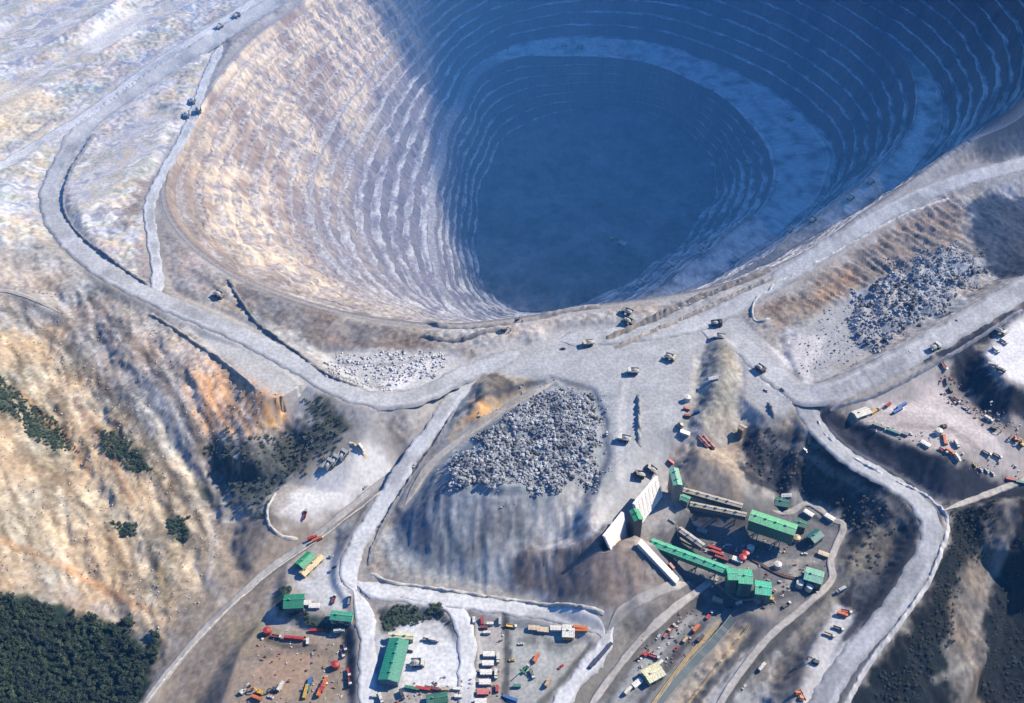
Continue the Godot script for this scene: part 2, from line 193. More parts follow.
	stain_or_shade([211, 327, 220, 312, 209, 352, 190, 371, 162, 373, 186, 343], Color(0.23, 0.235, 0.24), 5.0, 5.0, 0.8)
	stain_or_shade([323, 84, 380, 56, 413, 35, 429, 37, 445, 71, 498, 105, 493, 138, 437, 138, 386, 129, 345, 106], Color(0.3, 0.275, 0.265), 9.0, 8.0, 0.95)
	stain_or_shade([373, 71, 418, 41, 428, 78, 455, 122, 432, 136, 402, 105], Color(0.4, 0.36, 0.35), 9.0, 8.0, 0.7)
	stain_or_shade([413, 37, 437, 38, 462, 92, 498, 102, 497, 112, 453, 107, 425, 57], Color(0.1, 0.085, 0.08), 5.0, 6.0, 0.6)
	stain_or_shade([281, 78, 321, 86, 345, 109, 385, 135, 437, 143, 487, 149, 473, 180, 401, 175, 357, 164, 312, 140, 281, 111], Color(0.022, 0.025, 0.036), 6.0, 5.0, 1)  # bank below the upper yard, its shade painted near black
	stain_or_shade([426, 21, 469, 7, 463, 42, 470, 60, 501, 80, 498, 102, 451, 84, 434, 40], Color(0.02, 0.023, 0.033), 5.0, 5.0, 1)  # bank below the white pad, shade painted into its colour
	stain_or_shade([358, 40, 428, 12, 542, -56, 541, -51, 469, 7, 425, 26], Color(0.025, 0.028, 0.04), 5.0, 5.0, 1)  # thin shadow between haul road and white pad, painted on
	stain_or_shade([465, 21, 490, -9, 541, -50, 539, 57, 501, 78, 472, 54], Color(0.47, 0.47, 0.49), 5.0, 5.0, 0.95)
	stain_or_shade([272, -11, 334, -71, 398, -121, 484, -166, 512, -129, 467, -66, 371, -5, 306, 41, 280, 49], Color(0.235, 0.24, 0.255), 8.0, 8.0, 0.9)
	stain_or_shade([254, -61, 306, -92, 436, -195, 510, -243, 522, -204, 472, -145, 406, -112, 334, -71, 275, -31], Color(0.185, 0.15, 0.125), 7.0, 8.0, 0.9)
	stain_or_shade([321, -87, 365, -121, 375, -107, 335, -74], Color(0.27, 0.185, 0.125), 4.0, 6.0, 0.7)
	stain_or_shade([256, -11, 292, -16, 319, -24, 288, 49, 278, 35], Color(0.4, 0.385, 0.39), 5.0, 6.0, 0.8)
	stain_or_shade([515, -221, 565, -253, 626, -257, 561, -84, 521, -84, 512, -129, 510, -171], Color(0.03, 0.037, 0.055), 6.0, 6.0, 1)  # hollow below the rim road, its shade painted in dark blue
	stain_or_shade([541, -253, 630, -280, 625, -251, 569, -243], Color(0.28, 0.27, 0.27), 5.0, 6.0, 0.7)
	stain_or_shade([534, -346, 577, -377, 664, -408, 653, -315, 557, -290], Color(0.035, 0.033, 0.035), 8.0, 8.0, 0.7)
	stain_or_shade([394, 178, 502, 155, 567, 191, 514, 336, 234, 394, 270, 351, 326, 296, 360, 251, 390, 203], Color(0.013, 0.015, 0.016), 6.0, 5.0, 1)
	stain_or_shade([443, 170, 459, 176, 444, 207, 416, 251, 401, 301, 413, 330, 379, 351, 366, 330, 366, 295, 397, 235], Color(0.13, 0.12, 0.108), 5.0, 6.0, 0.92)
	stain_or_shade([423, 205, 434, 209, 421, 228, 406, 230], Color(0.07, 0.062, 0.055), 5.0, 7.0, 0.6)
	stain_or_shade([-104, 295, -78, 271, -50, 293, -41, 322, -39, 350, -90, 350, -94, 322], Color(0.44, 0.455, 0.465), 6.0, 5.0, 0.95)
	stain_or_shade([-118, 290, -102, 296, -106, 350, -112, 375, -121, 341], Color(0.3, 0.32, 0.34), 6.0, 5.0, 0.8)
	stain_or_shade([-114, 278, -96, 271, -61, 274, -45, 290, -47, 304, -61, 285, -85, 286, -101, 296, -110, 299], Color(0.05, 0.055, 0.05), 4.0, 4.0, 0.92)
	stain_or_shade([-84, 291, -61, 284, -47, 304, -68, 303], Color(0.28, 0.28, 0.29), 5.0, 4.0, 0.8)
	stain_or_shade([0, 286, 65, 296, 44, 332, 29, 369, -6, 375], Color(0.24, 0.25, 0.245), 6.0, 6.0, 0.9)
	stain_or_shade([10, 294, 53, 304, 41, 316, 12, 307], Color(0.06, 0.07, 0.07), 3.0, 3.0, 0.5)
	stain_or_shade([-184, 250, -159, 207, -140, 258, -143, 286, -164, 270], Color(0.35, 0.36, 0.37), 6.0, 6.0, 0.9)
	stain_or_shade([-206, 254, -197, 249, -193, 275, -141, 287, -140, 296, -162, 291, -202, 279], Color(0.05, 0.065, 0.045), 4.0, 5.0, 0.85)
	stain_or_shade([-140, 294, -134, 296, -126, 347, -132, 347], Color(0.045, 0.05, 0.055), 3.0, 3.0, 0.9)
	stain_or_shade([279, 268, 292, 279, 279, 323, 239, 376, 219, 377, 251, 312], Color(0.36, 0.36, 0.365), 5.0, 5.0, 0.85)
	stain_or_shade([-175, 197, -146, 196, -147, 224, -169, 215], Color(0.16, 0.155, 0.14), 6.0, 6.0, 0.5)
	streak_paint([-555, 16, -455, -16, -353, 90, -256, 197, -311, 281, -390, 255, -474, 278], Color(0.12, 0.09, 0.06), Vector2(0.87, -0.49), 14.0, 0.75)
	streak_paint([-555, 16, -455, -16, -353, 90, -256, 197, -311, 281, -390, 255, -474, 278], Color(0.46, 0.39, 0.29), Vector2(0.87, -0.49), 9.0, 0.6)
	streak_paint([-584, -68, -471, -81, -369, -41, -239, 79, -202, 82, -261, 158, -351, 101, -452, -3, -565, -12], Color(0.14, 0.13, 0.13), Vector2(0.87, -0.49), 10.0, 0.6)
	streak_paint([-584, -68, -471, -81, -369, -41, -239, 79, -202, 82, -261, 158, -351, 101, -452, -3, -565, -12], Color(0.42, 0.4, 0.38), Vector2(0.87, -0.49), 7.0, 0.5)
	streak_paint([-64, 179, -11, 190, 42, 185, 84, 157, 77, 208, 41, 247, -98, 227, -101, 189], Color(0.09, 0.1, 0.125), Vector2(1, 0), 12.0, 0.55)
	streak_paint([-64, 179, -11, 190, 42, 185, 84, 157, 77, 208, 41, 247, -98, 227, -101, 189], Color(0.31, 0.315, 0.31), Vector2(1, 0), 11.0, 0.55)
	streak_paint([0, 233, 16, 222, 76, 227, 103, 232, 98, 269, 78, 281, 41, 270, 3, 253], Color(0.2, 0.165, 0.15), Vector2(1, 0), 7.0, 0.5)
	streak_paint([254, -61, 306, -92, 436, -195, 510, -243, 522, -204, 472, -145, 406, -112, 334, -71, 275, -31], Color(0.09, 0.08, 0.07), Vector2(0.8, -0.6), 8.0, 0.6)
	streak_paint([-42, 27, 28, -14, 133, -48, 197, -66, 239, -52, 171, 68, 154, 101, 145, 125, 116, 175, 91, 140, 64, 48], Color(0.3, 0.31, 0.325), Vector2(0.3, 0.95), 12.0, 0.5)
	streak_paint([221, 97, 271, 110, 311, 148, 353, 184, 313, 270, 279, 279, 298, 226, 268, 149, 210, 142], Color(0.1, 0.09, 0.08), Vector2(0.8, 0.6), 9.0, 0.45)

func draw_lines() -> void:
	stain_or_shade_line([305, 164, 314, 196, 299, 226, 287, 265], 5, Color(0.025, 0.027, 0.033), 0.9)  # dark band along the cut bank beside the plant
	stain_or_shade_line([219, 148, 268, 142, 307, 171], 5, Color(0.025, 0.027, 0.033), 0.9)  # dark band along the cut bank at the back of the plant
	stain_or_shade_line([352, 192, 343, 218, 312, 263, 277, 305], 3, Color(0.03, 0.032, 0.036), 0.8)  # dark band along the inner side of the curving haul road
	stain_or_shade_line([-506, -30, -440, 7, -370, 78, -313, 143, -280, 187], 4, Color(0.09, 0.075, 0.06), 0.7)
	stain_or_shade_line([-436, -59, -356, 23, -300, 99, -270, 147], 3.5, Color(0.1, 0.085, 0.075), 0.7)
	stain_or_shade_line([-470, 121, -413, 155, -360, 204, -318, 246], 3, Color(0.14, 0.105, 0.07), 0.6)
	stain_or_shade_line([-358, 68, -306, 131, -269, 197], 3, Color(0.42, 0.37, 0.29), 0.6)
	stain_or_shade_line([-654, -473, -598, -589, -561, -651], 3, Color(0.38, 0.39, 0.42), 0.6)
	stain_or_shade_line([-588, -295, -520, -434, -455, -542, -382, -656], 2.5, Color(0.2, 0.21, 0.25), 0.6)
	stain_or_shade_line([-627, -387, -582, -484, -519, -590], 3, Color(0.42, 0.42, 0.44), 0.6)
	stain_or_shade_line([177, 281, 148, 313, 115, 356], 1.6, Color(0.3, 0.25, 0.16), 0.6)
	stain_or_shade_line([196, 289, 168, 317, 131, 358], 1.4, Color(0.28, 0.24, 0.17), 0.5)
	stain_or_shade_line([206, 293, 179, 321, 143, 360], 2.5, Color(0.04, 0.045, 0.05), 0.85)
	stain_or_shade_line([214, 301, 192, 322, 161, 357], 3, Color(0.34, 0.345, 0.35), 0.6)
	stain_or_shade_line([165, 281, 136, 314, 102, 360], 2.5, Color(0.045, 0.045, 0.05), 0.8)
	stain_or_shade_line([152, 278, 123, 309, 88, 354], 2, Color(0.27, 0.27, 0.265), 0.6)
	stain_or_shade_line([123, 238, 155, 245, 193, 260], 3, Color(0.05, 0.055, 0.06), 0.6)  # dark strip painted where the long conveyor throws its shadow
	stain_or_shade_line([-6, 278, -3, 312, -6, 366], 2.5, Color(0.04, 0.045, 0.05), 0.9)
	stain_or_shade_line([-139, 292, -132, 322, -129, 350], 3, Color(0.035, 0.04, 0.045), 0.9)
	stain_or_shade_line([296, 100, 323, 129, 353, 147, 379, 165, 383, 188, 370, 221, 343, 261, 310, 301, 280, 334, 259, 360], 2.5, Color(0.06, 0.065, 0.08), 0.9)
	stain_or_shade_line([264, 265, 235, 290, 206, 314, 172, 352], 4, Color(0.05, 0.05, 0.05), 0.8)
	stain_or_shade_line([162, 262, 120, 294, 79, 345], 4, Color(0.06, 0.055, 0.05), 0.7)
	stain_or_shade_line([22, 362, 47, 332, 65, 307], 2, Color(0.05, 0.05, 0.05), 0.8)
	stain_or_shade_line([-36, 278, -31, 313, -33, 363], 2, Color(0.07, 0.07, 0.075), 0.7)
	stain_or_shade_line([-210, 297, -189, 306, -164, 308], 3, Color(0.06, 0.055, 0.05), 0.8)
	stain_or_shade_line([-225, 319, -176, 310, -151, 314, -142, 347], 2, Color(0.12, 0.1, 0.085), 0.6)
	stain_or_shade_line([162, 177, 206, 186, 258, 207], 5, Color(0.06, 0.06, 0.065), 0.7)  # shadow under the high gallery, painted as a dark strip
	stain_or_shade_line([165, 235, 218, 229, 268, 224], 3, Color(0.22, 0.21, 0.2), 0.7)
	stain_or_shade_line([212, 266, 242, 246, 255, 224], 3, Color(0.24, 0.225, 0.2), 0.7)
	stain_or_shade_line([168, 207, 194, 218, 226, 212], 4, Color(0.07, 0.065, 0.065), 0.7)
	stain_or_shade_line([201, 263, 230, 262, 259, 255], 3, Color(0.05, 0.05, 0.05), 0.6)
	stain_or_shade_line([131, 210, 167, 215, 197, 226], 3, Color(0.08, 0.08, 0.08), 0.6)
	stain_or_shade_line([234, 106, 270, 117, 311, 150, 352, 189], 3, Color(0.2, 0.18, 0.16), 0.5)
	stain_or_shade_line([298, 226, 330, 197, 352, 192], 3, Color(0.17, 0.155, 0.13), 0.6)
	stain_or_shade_line([242, 299, 283, 256, 318, 212], 3, Color(0.15, 0.14, 0.115), 0.6)
	stain_or_shade_line([445, 175, 446, 200, 418, 242, 394, 289, 383, 330], 3, Color(0.18, 0.165, 0.15), 0.6)
	stain_or_shade_line([352, 327, 378, 313, 407, 298], 2, Color(0.2, 0.19, 0.17), 0.6)
	stain_or_shade_line([-469, 69, -427, 100, -391, 140], 3, Color(0.3, 0.18, 0.1), 0.6)
	stain_or_shade_line([-422, 65, -376, 120, -349, 166], 3, Color(0.32, 0.2, 0.12), 0.5)
	stain_or_shade_line([-450, 224, -386, 237, -314, 265], 3, Color(0.3, 0.17, 0.09), 0.6)
	stain_or_shade_line([-285, 160, -269, 197, -269, 236, -244, 267], 3, Color(0.3, 0.27, 0.24), 0.7)
	stain_or_shade_line([-297, 163, -254, 176, -227, 178], 2, Color(0.28, 0.25, 0.22), 0.6)
	stain_or_shade_line([-87, 105, -54, 82, -12, 60, 32, 42], 2, Color(0.05, 0.055, 0.07), 0.8)
	stain_or_shade_line([87, 185, 67, 225, 29, 227], 4, Color(0.36, 0.36, 0.37), 0.6)
	stain_or_shade_line([-32, 23, 28, -3, 110, -26, 195, -47], 3, Color(0.24, 0.245, 0.25), 0.5)
	stain_or_shade_line([125, 41, 149, -2, 192, -26], 3, Color(0.25, 0.255, 0.26), 0.5)
	stain_or_shade_line([145, 41, 133, 109, 122, 147], 4, Color(0.25, 0.255, 0.26), 0.5)
	stain_or_shade_line([110, 48, 101, 108, 97, 164], 3, Color(0.39, 0.39, 0.395), 0.5)
	stain_or_shade_line([230, -2, 251, 48, 277, 68], 4, Color(0.4, 0.395, 0.39), 0.6)
	stain_or_shade_line([-180, 19, -121, 21, -62, 6], 2, Color(0.17, 0.175, 0.19), 0.7)
	stain_or_shade_line([-187, 41, -157, 47, -108, 60], 2, Color(0.16, 0.16, 0.165), 0.7)
	stain_or_shade_line([-93, 303, -51, 313], 2, Color(0.36, 0.37, 0.38), 0.6)
	stain_or_shade_line([-96, 327, -42, 333], 2, Color(0.34, 0.35, 0.36), 0.6)
	stain_or_shade_line([-110, 304, -112, 350], 4, Color(0.2, 0.22, 0.26), 0.5)
	stain_or_shade_line([342, 75, 400, 77, 455, 122], 3, Color(0.45, 0.42, 0.4), 0.6)
	stain_or_shade_line([366, 98, 412, 104, 438, 134], 3, Color(0.2, 0.175, 0.16), 0.6)
	stain_or_shade_line([7, 302, 40, 307, 57, 303], 2, Color(0.1, 0.1, 0.1), 0.6)
	stain_or_shade_line([14, 349, 27, 321, 23, 302], 2, Color(0.32, 0.32, 0.32), 0.5)

func build_things() -> void:
	rng.seed = 4
	bank_material = ground_material()
	var gm := bank_material
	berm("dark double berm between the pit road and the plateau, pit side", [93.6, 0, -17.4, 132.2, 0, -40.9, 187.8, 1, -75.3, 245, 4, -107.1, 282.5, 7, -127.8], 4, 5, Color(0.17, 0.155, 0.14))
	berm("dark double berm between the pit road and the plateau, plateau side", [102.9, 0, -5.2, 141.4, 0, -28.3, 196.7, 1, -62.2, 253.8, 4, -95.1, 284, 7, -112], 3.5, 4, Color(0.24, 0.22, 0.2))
	berm("light wall of rock along the outer edge of the rim road", [271.4, 6, -87.6, 281.8, 8, -100.4, 310.2, 11, -117.3, 372, 17, -157.9, 435.8, 26, -200.2, 499.5, 32, -231.1], 2.2, 2, Color(0.38, 0.375, 0.37))
	berm("loop of rock at the end of the light rock wall", [271.7, 6, -89.3, 258.5, 4, -78.3, 250.5, 2, -59.4, 253.4, 1, -44.5, 267.4, 1, -47.6], 2.5, 2, Color(0.33, 0.33, 0.33))
	berm("straight low berm standing alone on the plateau", [122.5, 0, 61.3, 116.8, 0, 128.6], 4, 3, Color(0.22, 0.22, 0.225))
	berm("light berm along the outer edge of the curving haul road", [288.4, -0, 80.4, 294.1, -6, 108.8, 319, -12, 136.2, 349.1, -17, 156.2, 377.8, -22, 172.2, 389.2, -25, 191.7, 376, -30, 223.5, 353.9, -36, 258.4, 320.1, -43, 296.7, 290.8, -49, 327.1, 265.8, -55, 360.6], 2.2, 2.6, Color(0.36, 0.36, 0.37))
	berm("berm above the pale lower road under the stockpile", [-121.9, -42, 240.3, -110, -43, 248, -79.4, -44, 253.6, -36.1, -45, 260.1, 15.4, -46, 268.7, 77.8, -48, 282.4], 2.5, 2.5, Color(0.33, 0.32, 0.3))
	berm("dark berm along the stockpile side of the bending road", [-54.6, -5, 75.4, -70.4, -11, 109.2, -93.8, -20, 147.5, -111.7, -28, 182.3, -123.7, -36, 215.5, -125.9, -41, 233.5], 2.2, 2.2, Color(0.15, 0.155, 0.17))
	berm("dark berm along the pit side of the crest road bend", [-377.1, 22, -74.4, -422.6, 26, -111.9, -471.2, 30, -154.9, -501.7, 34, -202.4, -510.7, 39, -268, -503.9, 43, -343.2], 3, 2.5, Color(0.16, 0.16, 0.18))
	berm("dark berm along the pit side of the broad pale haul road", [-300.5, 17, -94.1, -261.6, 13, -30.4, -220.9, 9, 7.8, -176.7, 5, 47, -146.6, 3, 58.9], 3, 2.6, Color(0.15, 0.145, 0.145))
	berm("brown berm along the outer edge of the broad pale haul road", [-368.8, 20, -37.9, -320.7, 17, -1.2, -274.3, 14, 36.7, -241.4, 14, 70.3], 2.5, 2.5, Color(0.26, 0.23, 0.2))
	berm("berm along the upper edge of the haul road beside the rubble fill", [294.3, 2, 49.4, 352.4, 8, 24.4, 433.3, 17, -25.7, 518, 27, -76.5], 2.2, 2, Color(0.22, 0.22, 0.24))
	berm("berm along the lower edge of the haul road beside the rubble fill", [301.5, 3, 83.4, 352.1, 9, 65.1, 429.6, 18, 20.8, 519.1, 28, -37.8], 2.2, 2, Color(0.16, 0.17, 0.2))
	berm("short berm near the junction of three haul roads", [245.1, 0, 72.3, 247.4, -1, 92.8], 3, 2.4, Color(0.17, 0.17, 0.17))
	berm("tan berm across the pale lot", [-151.8, -24, 115, -134.7, -24, 126.5], 2.5, 2.2, Color(0.42, 0.36, 0.25))
	berm("pale rim of spoil round the end of the lot", [-216.9, -24, 157.3, -221.8, -24, 177.5, -217.3, -24, 193.7, -205.4, -24, 201.6, -192.3, -24, 200.5], 2, 2, Color(0.36, 0.34, 0.3))
	berm("dark spoil bank along the near lip of the pit", [-90.1, 0, -45.6, -43.2, 0, -33, 8.3, 0, -42.4, 50.2, -0, -61.7, 92.7, 0, -71.6], 3, 5, Color(0.2, 0.19, 0.185))
	berm("rubble bank below the near lip of the pit", [-93.8, 0, -20.5, -52.7, 0, -12.8, -12.3, 0, -29.8], 3, 4, Color(0.15, 0.15, 0.155))
	wall_between("retaining_wall", "white concrete retaining wall on the plateau side of the lower crusher", [107.1, 1, 200.9, 130.3, 1, 168.5], [112.8, -20, 205, 136, -17, 172.6], 2.5, Color(1, 1, 1))
	wall_between("retaining_wall", "white triangular retaining wall at the tip of the plateau", [78.8, 1, 236.1, 96.9, 1, 209.9], [84.6, -9, 240.1, 102.6, -34, 213.9], 2.5, Color(1, 1, 1))
	wall_between("retaining_wall", "long white wall sloping down beside the brown tip", [110.6, -9, 230.3, 143.5, -36, 252.1], [111.7, -28, 228.6, 144.6, -52, 250.4], 5.5, Color(1, 0.98, 0.97))
	shed("workshop", "long green roofed workshop with blue grey walls", Vector2(-93.1, 308.9), Vector2(-99, 346.4), 15, -50, 8, 2, Color(0.09, 0.58, 0.46), Color(0.45, 0.55, 0.6), 4, false)
	shed("canopy_roof", "narrow cream roof across the upper end of the long green workshop", Vector2(-102, 303.2), Vector2(-82, 304.7), 4, -50, 6.5, 0.8, Color(0.92, 0.92, 0.75), Color(0.8, 0.8, 0.72), 2, false)
	shed("site_house", "green hipped house with a blue wall beside white cabins", Vector2(-193.2, 271.9), Vector2(-177.2, 270.9), 13, -47, 6, 2.5, Color(0.1, 0.52, 0.38), Color(0.2, 0.35, 0.5), 2, false)
	shed("site_house", "bright green roofed store beside the narrow tan road", Vector2(-185.9, 233.9), Vector2(-177.1, 222), 9, -47, 6, 2, Color(0.12, 0.65, 0.42), Color(0.3, 0.5, 0.4), 2, false)
	shed("site_house", "long cream roofed store next to the bright green one", Vector2(-182.6, 241.5), Vector2(-168.6, 222), 6, -47, 4, 1.2, Color(0.92, 0.82, 0.62), Color(0.8, 0.7, 0.55), 3, false)
	shed("site_house", "green and white roofed hut by the top of the straight pale road", Vector2(-152, 284.6), Vector2(-134.2, 286.6), 8, -47, 5, 1.5, Color(0.2, 0.62, 0.5), Color(0.7, 0.75, 0.7), 2, false)
	shed("site_house", "dark green roofed store next to the red containers at the workshop yard", Vector2(-67.3, 361.3), Vector2(-51.6, 358.7), 8, -50, 4, 1.2, Color(0.08, 0.4, 0.3), Color(0.3, 0.35, 0.32), 2, false)
	shed("conveyor_gallery", "long bright green covered conveyor between crusher and transfer towers", Vector2(123.1, 216.1), Vector2(184.7, 246.4), 7.5, -46, 15, 1.4, Color(0.3, 0.78, 0.6), Color(0.25, 0.5, 0.43), 0, true)
	shed("transfer_tower", "green transfer tower at the end of the long conveyor", Vector2(184.4, 252.2), Vector2(192.1, 252.2), 11, -46, 17, 1.5, Color(0.3, 0.78, 0.6), Color(0.28, 0.55, 0.47), 1, false)
	shed("transfer_tower", "green transfer tower in the middle of the three", Vector2(193.8, 253.5), Vector2(204.7, 254.5), 14, -46, 16, 1.5, Color(0.3, 0.78, 0.6), Color(0.28, 0.55, 0.47), 1, false)
	shed("transfer_tower", "green transfer tower farthest from the long conveyor", Vector2(207.2, 262.7), Vector2(219.6, 264.7), 13, -46, 13, 1.5, Color(0.25, 0.8, 0.64), Color(0.28, 0.55, 0.47), 1, false)
	shed("conveyor_gallery", "high green gallery on legs over the plant yard", Vector2(212.2, 194), Vector2(248.9, 210.9), 12, -46, 25, 1.5, Color(0.42, 0.8, 0.58), Color(0.3, 0.5, 0.42), 0, true)
	shed("conveyor_gallery", "thin tan conveyor feeding the high green gallery", Vector2(161.2, 178.2), Vector2(208.8, 190.9), 4, -46, 22, 0.8, Color(0.72, 0.7, 0.62), Color(0.4, 0.4, 0.38), 0, true)
	shed("conveyor_gallery", "thin tan conveyor running above the other into the plant", Vector2(157, 160.7), Vector2(207, 179.7), 4.5, -40, 15, 0.8, Color(0.76, 0.73, 0.66), Color(0.4, 0.4, 0.38), 0, true)
	shed("conveyor_gallery", "grey conveyor from between the retaining walls down to the plant", Vector2(134.7, 183), Vector2(168.3, 216.9), 4.5, -42, 7, 0.8, Color(0.74, 0.72, 0.7), Color(0.45, 0.44, 0.43), 0, true)
	shed("conveyor_gallery", "faded red conveyor under the upper crusher", Vector2(168.6, 100.3), Vector2(182.3, 124.8), 3, -14, 8, 0.6, Color(0.75, 0.42, 0.36), Color(0.5, 0.35, 0.32), 0, true)
	shed("conveyor_gallery", "second faded red conveyor beside the first under the upper crusher", Vector2(173.3, 100.3), Vector2(186.8, 126), 2.4, -14, 8, 0.6, Color(0.72, 0.48, 0.42), Color(0.5, 0.35, 0.32), 0, true)
	shed("store_shed", "dark green roofed store at the back of the plant yard", Vector2(243.4, 160.8), Vector2(254.9, 163.2), 9, -46, 5, 1.5, Color(0.14, 0.42, 0.37), Color(0.25, 0.35, 0.33), 1, false)
	shed("store_shed", "teal roofed shed beside the track around the plant", Vector2(265.7, 207.7), Vector2(275.3, 199.8), 9, -46, 8, 2, Color(0.08, 0.44, 0.43), Color(0.1, 0.3, 0.3), 1, false)
	shed("store_shed", "pale green roofed shed with dark green walls", Vector2(253.8, 245.1), Vector2(267.4, 250.4), 13, -46, 9, 1.5, Color(0.48, 0.76, 0.66), Color(0.1, 0.26, 0.22), 2, false)
	shed("store_shed", "low dark green roof under the end of the high green gallery", Vector2(255.1, 188.4), Vector2(264.4, 191.9), 7, -46, 9, 1, Color(0.16, 0.46, 0.36), Color(0.2, 0.3, 0.28), 1, false)
	shed("crusher_house", "crusher house with a green roof between the two white retaining walls", Vector2(106.1, 204.2), Vector2(109.5, 215.3), 7, -30, 28, 1.5, Color(0.2, 0.66, 0.44), Color(0.42, 0.38, 0.33), 1, false)
	shed("crusher_house", "tall narrow crusher house with a green and white roof above the conveyors", Vector2(145.7, 158), Vector2(147.2, 177), 7, -24, 24, 1.2, Color(0.5, 0.78, 0.65), Color(0.6, 0.6, 0.56), 1, false)
	shed("crusher_house", "small green roofed drive house at the foot of the tall crusher house", Vector2(152.6, 176.1), Vector2(158.5, 179.6), 6, -30, 13, 1, Color(0.32, 0.66, 0.54), Color(0.4, 0.45, 0.42), 1, false)
	shed("store_shed", "white square roofed office in the row along the triangular yard", Vector2(42.6, 296.6), Vector2(51.8, 297.1), 11, -52, 5, 1, Color(0.95, 0.95, 0.93), Color(0.85, 0.85, 0.82), 1, false)
	shed("store_shed", "cream roofed shed between the ditch track and the pipe rack", Vector2(108.6, 337.7), Vector2(121.5, 330.3), 12, -57, 6, 1.2, Color(0.93, 0.92, 0.76), Color(0.8, 0.78, 0.6), 2, false)
	shed("store_shed", "white roofed shed at the corner of the upper yard by the junction", Vector2(324.6, 88.4), Vector2(339.5, 81.8), 8, -5, 4, 1, Color(0.93, 0.93, 0.9), Color(0.8, 0.78, 0.72), 1, false)
	shed("store_shed", "tan open shelter above the trucks on the pale lot", Vector2(-154.5, 122.2), Vector2(-149.3, 127.3), 5, -24, 3, 0.6, Color(0.8, 0.75, 0.6), Color(0.6, 0.55, 0.5), 1, false)
	shed("crusher_house", "tan drive house at the edge of the dark slope below the plateau", Vector2(214.4, 100), Vector2(218.5, 103.9), 6, -14, 10, 1, Color(0.75, 0.66, 0.55), Color(0.55, 0.48, 0.42), 1, false)
	channel([188.3, -57, 281.2, 167.5, -57.5, 303.6, 146.6, -58, 325.1, 126.2, -59, 347.5, 110, -60, 366.5], 3.2)
	pipes("pipe_bridge", "grey pipes crossing the plant yard under the transfer towers", [164.1, -46, 240.5, 199.8, -46, 263.5, 224.6, -46, 268.7], 2, 1.0, Color(0.6, 0.6, 0.58))
	pipes("pipe_bridge", "rusty pipes from the tanks to the pale green shed", [212.1, -46, 224.3, 233.9, -46, 240.5, 250.3, -46, 245.8], 3, 1.0, Color(0.5, 0.38, 0.3))
	pipes("pipe_bridge", "pale pipes beside the grey conveyor below the retaining walls", [140.5, -40, 193.2, 159.1, -44, 207, 177.9, -46, 215.5], 2, 1.0, Color(0.75, 0.74, 0.7))
	pipes("pipe_rack", "tan pipes along the plant side of the settling channel", [171.1, -56, 287.9, 157.5, -56.5, 302.3, 140.1, -57, 323, 123.1, -58, 345.4, 108.5, -59, 364.4], 3, 1.1, Color(0.72, 0.62, 0.42))
	pipes("pipe_rack", "tan pipes along the lay-by side of the settling channel", [199.9, -57, 289.2, 179.8, -58, 311.9, 158.5, -59, 335.7, 137.8, -60, 360.3], 2, 1.1, Color(0.7, 0.62, 0.46))
	pipes("pipeline", "long pale pipeline beside the narrow tan road", [-99, -24, 141.4, -134.9, -33, 171.1, -175.6, -45, 205.1, -209.7, -55, 230.5, -233.3, -62, 253.1, -259.3, -70, 283.5, -283.5, -78, 316.4, -304.7, -85, 353], 2, 0.9, Color(0.85, 0.84, 0.8))
	machine("haul", Color(0.82, 0.8, 0.72), "large pale haul truck in the middle of the plateau junction", 157.7, 12, -0.52, "haul trucks")
	machine("haul", Color(0.9, 0.9, 0.88), "white haul truck turning near the plateau junction beside a small dark car", 119.1, 32.3, -3.14, "haul trucks")
	machine("haul", Color(0.9, 0.9, 0.88), "white haul truck parked beside the end of the straight low berm", 103.4, 123.2, 2.90, "haul trucks")
	machine("haul", Color(0.82, 0.8, 0.72), "pale haul truck near the blunt end of the double berm", 76.9, -9.3, -2.89, "haul trucks")
	machine("haul", Color(0.5, 0.51, 0.52), "grey haul truck on the pit edge road behind the double berm, farther of two", 119.7, -55.3, 2.61, "haul trucks")
	machine("haul", Color(0.2, 0.21, 0.23), "dark haul truck behind the double berm, nearer of two passing trucks", 120, -42.8, -0.53, "haul trucks")
	machine("haul", Color(0.9, 0.9, 0.88), "big white haul truck climbing the road beside the rubble fill", 416.3, 14.7, 0.48, "haul trucks")
	machine("haul", Color(0.9, 0.9, 0.88), "white haul truck at the head of the spoil ridge", 210.3, -17.2, 2.87, "haul trucks")
	machine("haul", Color(0.2, 0.21, 0.23), "dark haul truck on the road above the head of the spoil ridge", 211.5, -39.5, -0.00, "haul trucks")
	machine("haul", Color(0.2, 0.21, 0.23), "dark haul truck heading down past the end of the spoil ridge", 244.6, 28.8, -1.00, "haul trucks")
	machine("pickup", Color(0.9, 0.9, 0.88), "small white pickup ahead of the big white haul truck", 391.5, 17, 0.48, "light vehicles on the haul roads")
	machine("pickup", Color(0.2, 0.21, 0.23), "small dark pickup passing the white haul truck on the plateau", 121.5, 26.5, -0.00, "light vehicles on the haul roads")
	machine("pickup", Color(0.2, 0.21, 0.23), "small dark pickup alone on the plateau near the pit edge", 51.4, -3.2, -0.00, "light vehicles on the haul roads")
	machine("pickup", Color(0.9, 0.9, 0.88), "white pickup at the low end of the row against the double berm", 173.7, -63.2, 0.53, "light vehicles on the haul roads")
	machine("pickup", Color(0.9, 0.9, 0.88), "white pickup in the middle of the row against the double berm", 186.1, -70.9, 0.53, "light vehicles on the haul roads")
	machine("pickup", Color(0.9, 0.9, 0.88), "white pickup at the upper end of the row against the double berm", 200.9, -80.1, 0.53, "light vehicles on the haul roads")
	machine("pickup", Color(0.9, 0.9, 0.88), "white pickup on the edge of the boulder stockpile", 88.4, 113.4, -1.63, "light vehicles on the haul roads")
